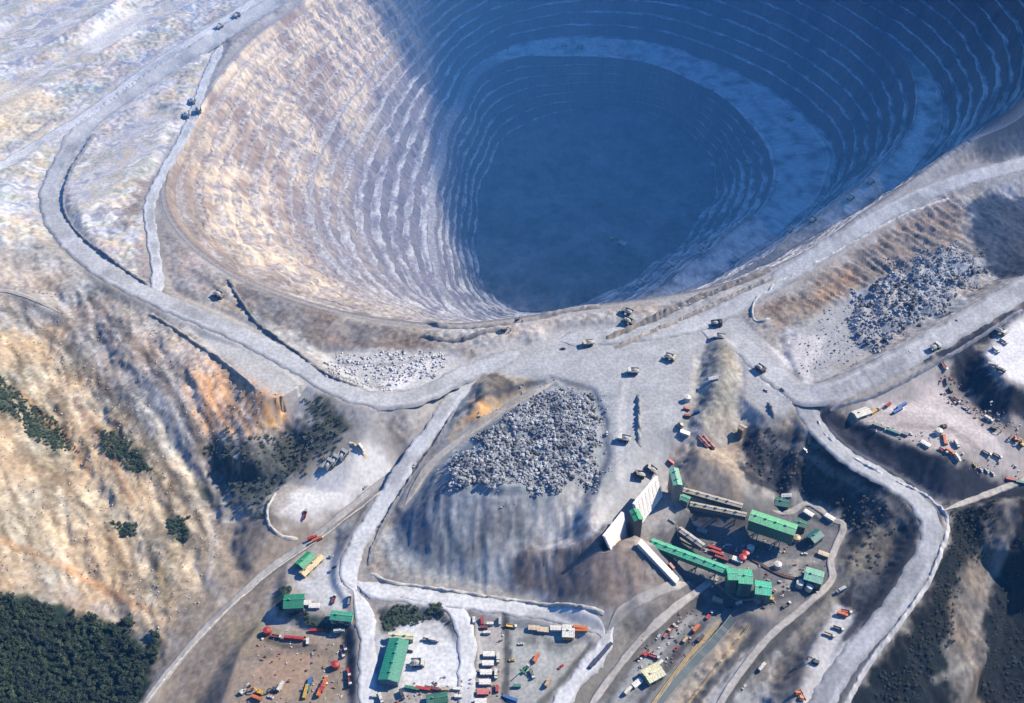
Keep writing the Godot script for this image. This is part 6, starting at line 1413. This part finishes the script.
func build_digger(o: Node3D, c: Color) -> void:
	var paint := mat(c, 0.55); var dark := mat(Color(0.2, 0.2, 0.2), 0.85)
	for s in [-1, 1]:
		var t := begin(); box(t, Vector3(0, 0.55, s * 1.5), Vector3(5.0, 1.1, 0.8)); box(t, Vector3(0, 0.55, s * 1.5), Vector3(5.6, 0.6, 0.78)); part("track", t, dark, o)
	var st := begin(); box(st, Vector3(-0.6, 2.0, 0), Vector3(4.6, 1.5, 3.2)); box(st, Vector3(-2.4, 2.6, 0), Vector3(1.2, 0.8, 3.0)); part("engine_house", st, paint, o)
	st = begin(); box(st, Vector3(1.3, 2.7, 1.0), Vector3(1.6, 2.2, 1.2)); part("cab", st, paint, o)
	st = begin(); box(st, Vector3(2.13, 3.0, 1.0), Vector3(0.06, 1.2, 1.0)); part("window", st, mat(GLASS, 0.2), o)
	st = begin(); beam(st, Vector3(1.2, 2.3, -0.2), Vector3(4.2, 5.6, -0.2), 0.75); beam(st, Vector3(4.0, 5.6, -0.2), Vector3(6.6, 4.8, -0.2), 0.65); part("boom", st, paint, o)
	st = begin(); beam(st, Vector3(6.4, 5.1, -0.2), Vector3(7.2, 1.9, -0.2), 0.5); part("stick", st, paint, o)
	st = begin(); hexa(st, [Vector3(5.9, 0.4, -1.0), Vector3(7.0, 0.6, -1.0), Vector3(7.0, 0.6, 0.6), Vector3(5.9, 0.4, 0.6), Vector3(6.3, 1.7, -1.0), Vector3(7.6, 2.0, -1.0), Vector3(7.6, 2.0, 0.6), Vector3(6.3, 1.7, 0.6)]); part("bucket", st, dark, o)

func build_dozer(o: Node3D, c: Color) -> void:
	var paint := mat(c, 0.55); var dark := mat(Color(0.2, 0.2, 0.2), 0.85)
	for s in [-1, 1]:
		var t := begin(); box(t, Vector3(-0.2, 0.7, s * 1.4), Vector3(4.4, 1.4, 0.8)); box(t, Vector3(-0.2, 0.6, s * 1.4), Vector3(5.2, 0.8, 0.78)); part("track", t, dark, o)
	var st := begin(); box(st, Vector3(0.9, 1.7, 0), Vector3(3.0, 1.2, 1.8)); box(st, Vector3(-1.6, 1.5, 0), Vector3(2.0, 1.2, 2.4)); part("engine_house", st, paint, o)
	st = begin(); box(st, Vector3(-1.2, 2.9, 0), Vector3(1.7, 1.7, 1.8)); box(st, Vector3(-1.2, 3.8, 0), Vector3(2.1, 0.15, 2.1)); part("cab", st, paint, o)
	st = begin(); box(st, Vector3(-0.32, 3.0, 0), Vector3(0.06, 1.1, 1.5)); part("window", st, mat(GLASS, 0.2), o)
	st = begin(); box(st, Vector3(3.6, 1.1, 0), Vector3(0.3, 1.9, 4.6)); beam(st, Vector3(0.2, 0.8, -1.95), Vector3(3.5, 0.8, -1.95), 0.3); beam(st, Vector3(0.2, 0.8, 1.95), Vector3(3.5, 0.8, 1.95), 0.3); part("blade", st, paint, o)

func build_container(o: Node3D, c: Color, l: float) -> void:
	var paint := mat(c, 0.6)
	var st := begin(); box(st, Vector3(0, 1.35, 0), Vector3(l - 0.1, 2.5, 2.34))
	for i in int(l / 0.6):
		for s in [-1, 1]: box(st, Vector3(-l / 2 + 0.4 + i * 0.6, 1.35, s * 1.19), Vector3(0.3, 2.3, 0.05))
	part("shell", st, paint, o)
	st = begin()
	for x in [-1, 1]:
		for z in [-1, 1]: box(st, Vector3(x * (l / 2 - 0.08), 1.3, z * 1.15), Vector3(0.17, 2.6, 0.17))
	box(st, Vector3(0, 2.62, 1.15), Vector3(l, 0.1, 0.14)); box(st, Vector3(0, 2.62, -1.15), Vector3(l, 0.1, 0.14)); part("frame", st, paint, o)
	for s in [-1, 1]:
		st = begin(); box(st, Vector3(l / 2 + 0.01, 1.35, s * 0.56), Vector3(0.06, 2.3, 1.06)); part("door", st, paint, o)

func build_cabin(o: Node3D, c: Color) -> void:
	var st := begin(); box(st, Vector3(0, 1.5, 0), Vector3(9.0, 2.8, 4.0)); part("wall", st, mat(c, 0.7), o)
	st = begin(); hexa(st, [Vector3(-4.8, 2.9, -2.4), Vector3(4.8, 2.9, -2.4), Vector3(4.8, 2.9, 2.4), Vector3(-4.8, 2.9, 2.4), Vector3(-4.8, 3.2, -0.15), Vector3(4.8, 3.2, -0.15), Vector3(4.8, 3.2, 0.15), Vector3(-4.8, 3.2, 0.15)]); part("roof", st, mat(c.lerp(Color.WHITE, 0.3), 0.6), o)
	for x in [-2.8, 0.0, 2.8]:
		st = begin(); box(st, Vector3(x, 1.8, 2.01), Vector3(1.3, 0.9, 0.06)); part("window", st, mat(GLASS, 0.2), o)
	st = begin(); box(st, Vector3(4.51, 1.2, 0), Vector3(0.06, 2.0, 0.9)); part("door", st, mat(Color(0.4, 0.42, 0.45), 0.6), o)

func build_tank(o: Node3D, c: Color) -> void:
	var st := begin(); tube(st, Vector3(0, -0.5, 0), Vector3(0, 5.0, 0), 3.2, 22); part("shell", st, mat(c, 0.5), o)
	st = begin(); tube(st, Vector3(0, 5.0, 0), Vector3(0, 5.9, 0), 3.35, 22, 0.3); part("roof", st, mat(c, 0.5), o)
	st = begin()
	for i in 9: box(st, Vector3(3.35, 0.4 + i * 0.55, 0), Vector3(0.08, 0.06, 0.6))
	for s in [-1, 1]: beam(st, Vector3(3.35, 0, s * 0.3), Vector3(3.35, 5.4, s * 0.3), 0.08)
	part("ladder", st, mat(Color(0.5, 0.5, 0.5), 0.6), o)

func build_crane(o: Node3D, c: Color) -> void:
	build_lorry(o, c, false)
	var st := begin(); box(st, Vector3(0.5, 2.2, 0), Vector3(2.0, 1.6, 2.0)); part("turret", st, mat(c, 0.5), o)
	st = begin(); beam(st, Vector3(0.2, 3.0, 0), Vector3(-9.0, 6.5, 0), 0.6); part("jib", st, mat(c, 0.5), o)

# ---------------------------------------------------------------- buildings
# a steel shed with a pitched roof between two gable ends; a and b are the ends of its ridge on the ground plan
func shed(called: String, label: String, a: Vector2, b: Vector2, w: float, y0: float, eave: float, rise: float, roof: Color, wall: Color, doors := 1, legs := false) -> Node3D:
	var l := (b - a).length()
	var mid := (a + b) * 0.5
	var o := thing(called, label, {"conveyor_gallery": "conveyor", "transfer_tower": "tower"}.get(called, "building"), Vector3(mid.x, y0, mid.y), -(b - a).angle())
	var base := 0.0 if not legs else eave - (14.0 if w > 9.0 else 6.0)
	var st := begin()
	var h := w / 2
	box(st, Vector3(0, (base + eave) / 2 - (0.0 if legs else 1.0), 0), Vector3(l, eave - base + (0.0 if legs else 2.0), w))
	for s in [-1, 1]:
		var x: float = s * l / 2
		tri(st, Vector3(x, eave, -h), Vector3(x, eave + rise, 0), Vector3(x, eave, h)); tri(st, Vector3(x, eave, h), Vector3(x, eave + rise, 0), Vector3(x, eave, -h))
	part("wall", st, mat(wall, 0.7), o)
	var e := l / 2 + 0.7
	var g := h + 0.8
	var fall := rise / h * 0.8
	var sheets := maxi(2, int(l / 5.0))
	for s in [-1, 1]:
		for i in sheets:                                         # sheets of cladding, each weathered its own way
			st = begin()
			var x0 := -e + 2.0 * e * i / sheets; var x1 := -e + 2.0 * e * (i + 1) / sheets - 0.06
			var lo := Vector3(0, eave - fall, s * g); var hi := Vector3(0, eave + rise, 0)
			var up := Vector3(0, 0.3, 0); var ex0 := Vector3(x0, 0, 0); var ex1 := Vector3(x1, 0, 0)
			hexa(st, [lo + ex0, lo + ex1, hi + ex1, hi + ex0, lo + ex0 + up, lo + ex1 + up, hi + ex1 + up, hi + ex0 + up])
			for q in 3: beam(st, lo + ex0.lerp(ex1, (q + 0.5) / 3.0) + Vector3(0, 0.33, 0), hi + ex0.lerp(ex1, (q + 0.5) / 3.0) + Vector3(0, 0.33, 0), 0.14)
			var worn := [0.0, 0.08, 0.18, 0.3][rng.randi() % 4] as float
			part("roof_sheet", st, mat(roof.lerp(Color(0.60, 0.60, 0.56), worn), 0.6), o)
	st = begin(); box(st, Vector3(0, eave + rise + 0.35, 0), Vector3(2 * e, 0.2, 1.0)); part("ridge_cap", st, mat(roof.lerp(Color.WHITE, 0.15), 0.5), o)
	for i in int(l / 9.0):
		st = begin(); box(st, Vector3(-l / 2 + 4.5 + i * 9.0, eave + rise + 0.9, 0), Vector3(1.6, 1.1, 1.4)); part("roof_vent", st, mat(roof.lerp(Color(0.7, 0.7, 0.68), 0.5), 0.6), o)
	if legs:
		var n := maxi(2, int(l / 14.0))
		for i in n:
			var x := -l / 2 + l * (i + 0.5) / n
			st = begin()
			for s in [-1, 1]: beam(st, Vector3(x, base, s * h * 0.7), Vector3(x, -6.0, s * (h + 1.0)), 0.7)
			beam(st, Vector3(x, base * 0.5, h * 0.85), Vector3(x, base * 0.5, -h * 0.85), 0.5)
			beam(st, Vector3(x, base * 0.9, h * 0.75), Vector3(x, 0.5, -h * 0.95), 0.4)
			part("leg", st, mat(Color(0.35, 0.36, 0.36), 0.7), o)
	else:
		for i in doors:
			st = begin(); box(st, Vector3(-l / 2 + l * (i + 0.5) / doors, eave * 0.4, h + 0.02), Vector3(minf(5.0, l / doors * 0.5), eave * 0.8, 0.12)); part("door", st, mat(Color(0.36, 0.38, 0.4), 0.6), o)
	var nw := int(l / 6.0)
	for i in nw:
		for s in [-1, 1]:
			st = begin(); box(st, Vector3(-l / 2 + l * (i + 0.15) / nw + 0.6, maxf(base + 3.6, eave - 1.8), s * (h + 0.03)), Vector3(1.6, 1.1, 0.1)); part("window", st, mat(GLASS, 0.25), o)
	return o

func wall_between(called: String, label: String, top: Array, bottom: Array, thick: float, c: Color) -> void:
	# a concrete retaining wall: a face from the foot to the top edge, a coping and buttress joints
	var a := Vector3(top[0], top[1], top[2]); var b := Vector3(top[3], top[4], top[5])
	var fa := Vector3(bottom[0], bottom[1], bottom[2]); var fb := Vector3(bottom[3], bottom[4], bottom[5])
	var o := thing(called, label, "wall", a)
	var back := Vector3(-(b - a).z, 0, (b - a).x).normalized() * thick
	if back.dot(fa + fb - a - b) > 0.0: back = -back
	var st := begin()
	var f := [fa - a, fb - a, fb - a + back, fa - a + back, Vector3.ZERO, b - a, b - a + back, back]
	for i in 4: f[i] = f[i] - Vector3(0, 3, 0)
	hexa(st, f)
	part("face", st, mat(c, 0.8), o)
	var n := maxi(2, int((b - a).length() / 5.0))
	for i in n + 1:
		var t := float(i) / n
		st = begin(); beam(st, (fa - a).lerp(fb - a, t) - back * 0.04, Vector3.ZERO.lerp(b - a, t) - back * 0.01, 0.18); part("rib", st, mat(c.darkened(0.06), 0.8), o)
	var u := Vector3(0, 0.35, 0); var n0 := back * -0.06; var n1 := back * 1.04
	st = begin(); hexa(st, [n0, b - a + n0, b - a + n1, n1, n0 + u, b - a + n0 + u, b - a + n1 + u, n1 + u]); part("coping", st, mat(c, 0.8), o)

# ---------------------------------------------------------------- roads and banks
func ribbon(line: PackedVector3Array, half: float, lift: float, c: Color, edge: Color, wander := 1.5) -> ArrayMesh:
	var v := PackedVector3Array(); var cs := PackedColorArray(); var ix := PackedInt32Array()
	var cross := [-1.0, -0.85, -0.55, -0.3, 0.0, 0.3, 0.55, 0.85, 1.0]
	var w := cross.size()
	var n := line.size()
	for i in n:
		var d := line[mini(i + 1, n - 1)] - line[maxi(i - 1, 0)]
		var side := Vector3(-d.z, 0, d.x).normalized()
		var tip := smoothstep(0.0, 7.0, float(mini(i, n - 1 - i)))
		for k in w:
			var q: Vector3 = line[i] + side * (half + n_mid.get_noise_2d(line[i].x * 2.0 + k * 0.0, line[i].z * 2.0) * wander) * cross[k] * lerpf(0.25, 1.0, tip)
			q.y = maxf(ground(q.x, q.z), line[i].y - 0.5) + (lift * lerpf(0.15, 1.0, tip) if absf(cross[k]) < 0.95 else -0.7)
			v.append(q)
			var t: float = 1.0 + 0.09 * cos(cross[k] * 10.0) + 0.2 * n_mid.get_noise_2d(q.x, q.z) + 0.1 * n_fine.get_noise_2d(q.x, q.z)
			t *= 1.0 - 0.3 * smoothstep(0.05, 0.4, n_big.get_noise_2d(line[i].x * 1.6, line[i].z * 1.6 + 90.0)) * smoothstep(0.75, 0.35, absf(cross[k] - 0.15))
			t *= 1.0 + (0.09 if k == 3 or k == 5 else -0.06 if k == 4 else 0.0)
			var m := c.lerp(edge, smoothstep(0.5, 1.0, absf(cross[k]) + 0.5 * n_mid.get_noise_2d(q.z, q.x)))
			cs.append(Color(m.r * t, m.g * t, m.b * t))
	for i in n - 1:
		for k in w - 1:
			var a := i * w + k
			ix.append_array([a, a + 1, a + w, a + 1, a + w + 1, a + w])
	return coloured(v, cs, ix)

func coloured(v: PackedVector3Array, c: PackedColorArray, ix: PackedInt32Array) -> ArrayMesh:
	var st := SurfaceTool.new(); st.begin(Mesh.PRIMITIVE_TRIANGLES)
	for i in v.size():
		st.set_color(c[i]); st.add_vertex(v[i])
	for i in range(0, ix.size(), 3):           # every face looks up
		var a := v[ix[i]]; var b := v[ix[i + 1]]; var d := v[ix[i + 2]]
		var up := (d - a).cross(b - a).y > 0.0
		st.add_index(ix[i]); st.add_index(ix[i + 1] if up else ix[i + 2]); st.add_index(ix[i + 2] if up else ix[i + 1])
	st.generate_normals()
	return st.commit()

func lay_roads(roads: Array, lines: Array) -> void:
	var m := ground_material()
	for i in roads.size():
		var wide: float = roads[i][2]
		var c := Color(0.30, 0.308, 0.322) if wide > 9.5 else Color(0.41, 0.418, 0.428) if wide > 6.0 else Color(0.30, 0.285, 0.265)
		structure(roads[i][0], ribbon(lines[i], wide, 0.8, c, c * 0.72, 3.2 if wide > 6.0 else 0.8), m, roads[i][1])

# a bank of broken rock pushed up along a road
func berm(label: String, p: Array, height: float, half: float, c: Color) -> void:
	var line := smooth_line(p)
	var v := PackedVector3Array(); var cs := PackedColorArray(); var ix := PackedInt32Array()
	var prof := [[-1.0, -0.6], [-0.6, 0.45], [-0.25, 0.95], [0.25, 1.0], [0.6, 0.5], [1.0, -0.6]]
	var n := line.size()
	for i in n:
		var d := line[mini(i + 1, n - 1)] - line[maxi(i - 1, 0)]
		var side := Vector3(-d.z, 0, d.x).normalized()
		var tip := smoothstep(0.0, 3.0, minf(i, n - 1 - i) + 0.3)
		var g := ground(line[i].x, line[i].z)
		for q in prof:
			var at: Vector3 = line[i] + side * half * (q[0] + 0.25 * n_fine.get_noise_2d(line[i].x * 1.5, line[i].z * 1.5))
			at.y = lerpf(ground(at.x, at.z), g, 0.5) + height * q[1] * tip * clampf(0.9 + 1.1 * n_fine.get_noise_2d(at.x * 2.0, at.z * 2.0) + 0.7 * n_mid.get_noise_2d(at.x, at.z), 0.1, 1.8)
			v.append(at)
			var t := 1.0 + 0.5 * n_fine.get_noise_2d(at.x, at.z)
			cs.append(Color(c.r * t, c.g * t, c.b * t))
	for i in n - 1:
		for k in prof.size() - 1:
			var a := i * prof.size() + k
			ix.append_array([a, a + 1, a + prof.size(), a + 1, a + prof.size() + 1, a + prof.size()])
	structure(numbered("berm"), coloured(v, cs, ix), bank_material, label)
var bank_material: StandardMaterial3D

# ---------------------------------------------------------------- rock and plants
func rock_mesh(seed: int) -> ArrayMesh:
	var r := RandomNumberGenerator.new(); r.seed = seed
	var s := SphereMesh.new(); s.radial_segments = 5; s.rings = 2; s.radius = 0.5; s.height = 1.0
	var arr := s.get_mesh_arrays()
	var v: PackedVector3Array = arr[Mesh.ARRAY_VERTEX]
	var push := {}
	for i in v.size():
		var k := "%.2f %.2f %.2f" % [v[i].x, v[i].y, v[i].z]
		if not push.has(k): push[k] = Vector3(r.randf_range(0.55, 1.35), r.randf_range(0.6, 1.25), r.randf_range(0.55, 1.35))
		v[i] = v[i] * (push[k] as Vector3)
	var out := []; out.resize(Mesh.ARRAY_MAX)
	out[Mesh.ARRAY_VERTEX] = v; out[Mesh.ARRAY_INDEX] = arr[Mesh.ARRAY_INDEX]
	var m := ArrayMesh.new(); m.add_surface_from_arrays(Mesh.PRIMITIVE_TRIANGLES, out)
	return m

func inside_points(p: Array, count: int, spread := 16.0, clump := false) -> Array:
	var q := flat_points(p)
	var lo := q[0]; var hi := q[0]
	for v in q: lo = lo.min(v); hi = hi.max(v)
	var out := []
	for i in count * 12:
		if out.size() >= count: break
		var at := Vector2(rng.randf_range(lo.x, hi.x), rng.randf_range(lo.y, hi.y))
		var ragged := Vector2(n_mid.get_noise_2d(at.x, at.y), n_mid.get_noise_2d(at.y, at.x)) * spread
		if clump and n_ridge.get_noise_2d(at.x * 0.9, at.y * 0.9) + 0.6 * n_mid.get_noise_2d(at.x, at.y) < rng.randf_range(-0.3, 0.5): continue
		if Geometry2D.is_point_in_polygon(at + ragged, q): out.append(at)
	return out

func scatter(called: String, label: String, mesh: Mesh, ma: Material, places: Array, s0: float, s1: float, tone0: Color, tone1: Color, sink := 0.25, upright := false, power := 3.0) -> void:
	var mm := MultiMesh.new(); mm.transform_format = MultiMesh.TRANSFORM_3D; mm.use_colors = true; mm.mesh = mesh; mm.instance_count = places.size()
	for i in places.size():
		var at: Vector2 = places[i]
		var s := lerpf(s0, s1, pow(rng.randf(), power))
		var b := Basis(Vector3.UP, rng.randf() * TAU)
		if not upright: b = b * Basis(Vector3.RIGHT, rng.randf() * TAU)
		b = b.scaled(Vector3(s * rng.randf_range(0.8, 1.25), s * (rng.randf_range(0.7, 1.0) if not upright else rng.randf_range(0.8, 1.25)), s * rng.randf_range(0.8, 1.25)))
		mm.set_instance_transform(i, Transform3D(b, Vector3(at.x, ground(at.x, at.y) + s * (0.5 - sink if not upright else -0.05), at.y)))
		mm.set_instance_color(i, tone0.lerp(tone1, clampf(rng.randf() + 0.9 * n_mid.get_noise_2d(at.x * 1.5, at.y * 1.5), 0.0, 1.0)))
	var o := MultiMeshInstance3D.new(); o.name = numbered(called); o.multimesh = mm; o.material_override = ma
	o.set_meta("kind", "stuff"); o.set_meta("label", label)
	add_child(o)

# a tapered trunk with limbs and a crown of many small leaf sprays; the root of the tree at the origin, one unit high
func tree_mesh(seed: int, sprays: int, trunk: bool, flat := 1.0) -> ArrayMesh:
	var r := RandomNumberGenerator.new(); r.seed = seed
	var st := begin()
	st.set_color(Color(0.9, 0.7, 0.5))
	if trunk:
		tube(st, Vector3(0, -0.1, 0), Vector3(0.02, 0.6, 0), 0.035, 5, 0.015)
		for i in 4: tube(st, Vector3(0, 0.3 + i * 0.08, 0), Vector3(cos(i * 1.7) * 0.25, 0.55 + i * 0.08, sin(i * 1.7) * 0.25), 0.014, 4, 0.005)
	var lobes := []
	for i in 6: lobes.append(Vector3(r.randf_range(-0.24, 0.24), r.randf_range(0.42, 0.82) * flat, r.randf_range(-0.24, 0.24)))
	for i in sprays:
		var c: Vector3 = lobes[i % 6]
		var d := Vector3(r.randfn(), r.randfn() * 0.8, r.randfn()).normalized()
		var p := c + d * r.randf_range(0.1, 0.24)
		var x := Vector3(r.randfn(), r.randfn() * 0.5, r.randfn()).normalized()
		var y := x.cross((d + Vector3(0, 0.6, 0)).normalized()).normalized()
		var s := r.randf_range(0.05, 0.11)
		var g := r.randf_range(0.6, 1.3)
		st.set_color(Color(g, g, g))
		tri(st, p - x * s, p + y * s * 0.8, p + x * s); tri(st, p - x * s * 0.7, p - y * s, p + x * s * 0.8)
	st.generate_normals()
	return st.commit()
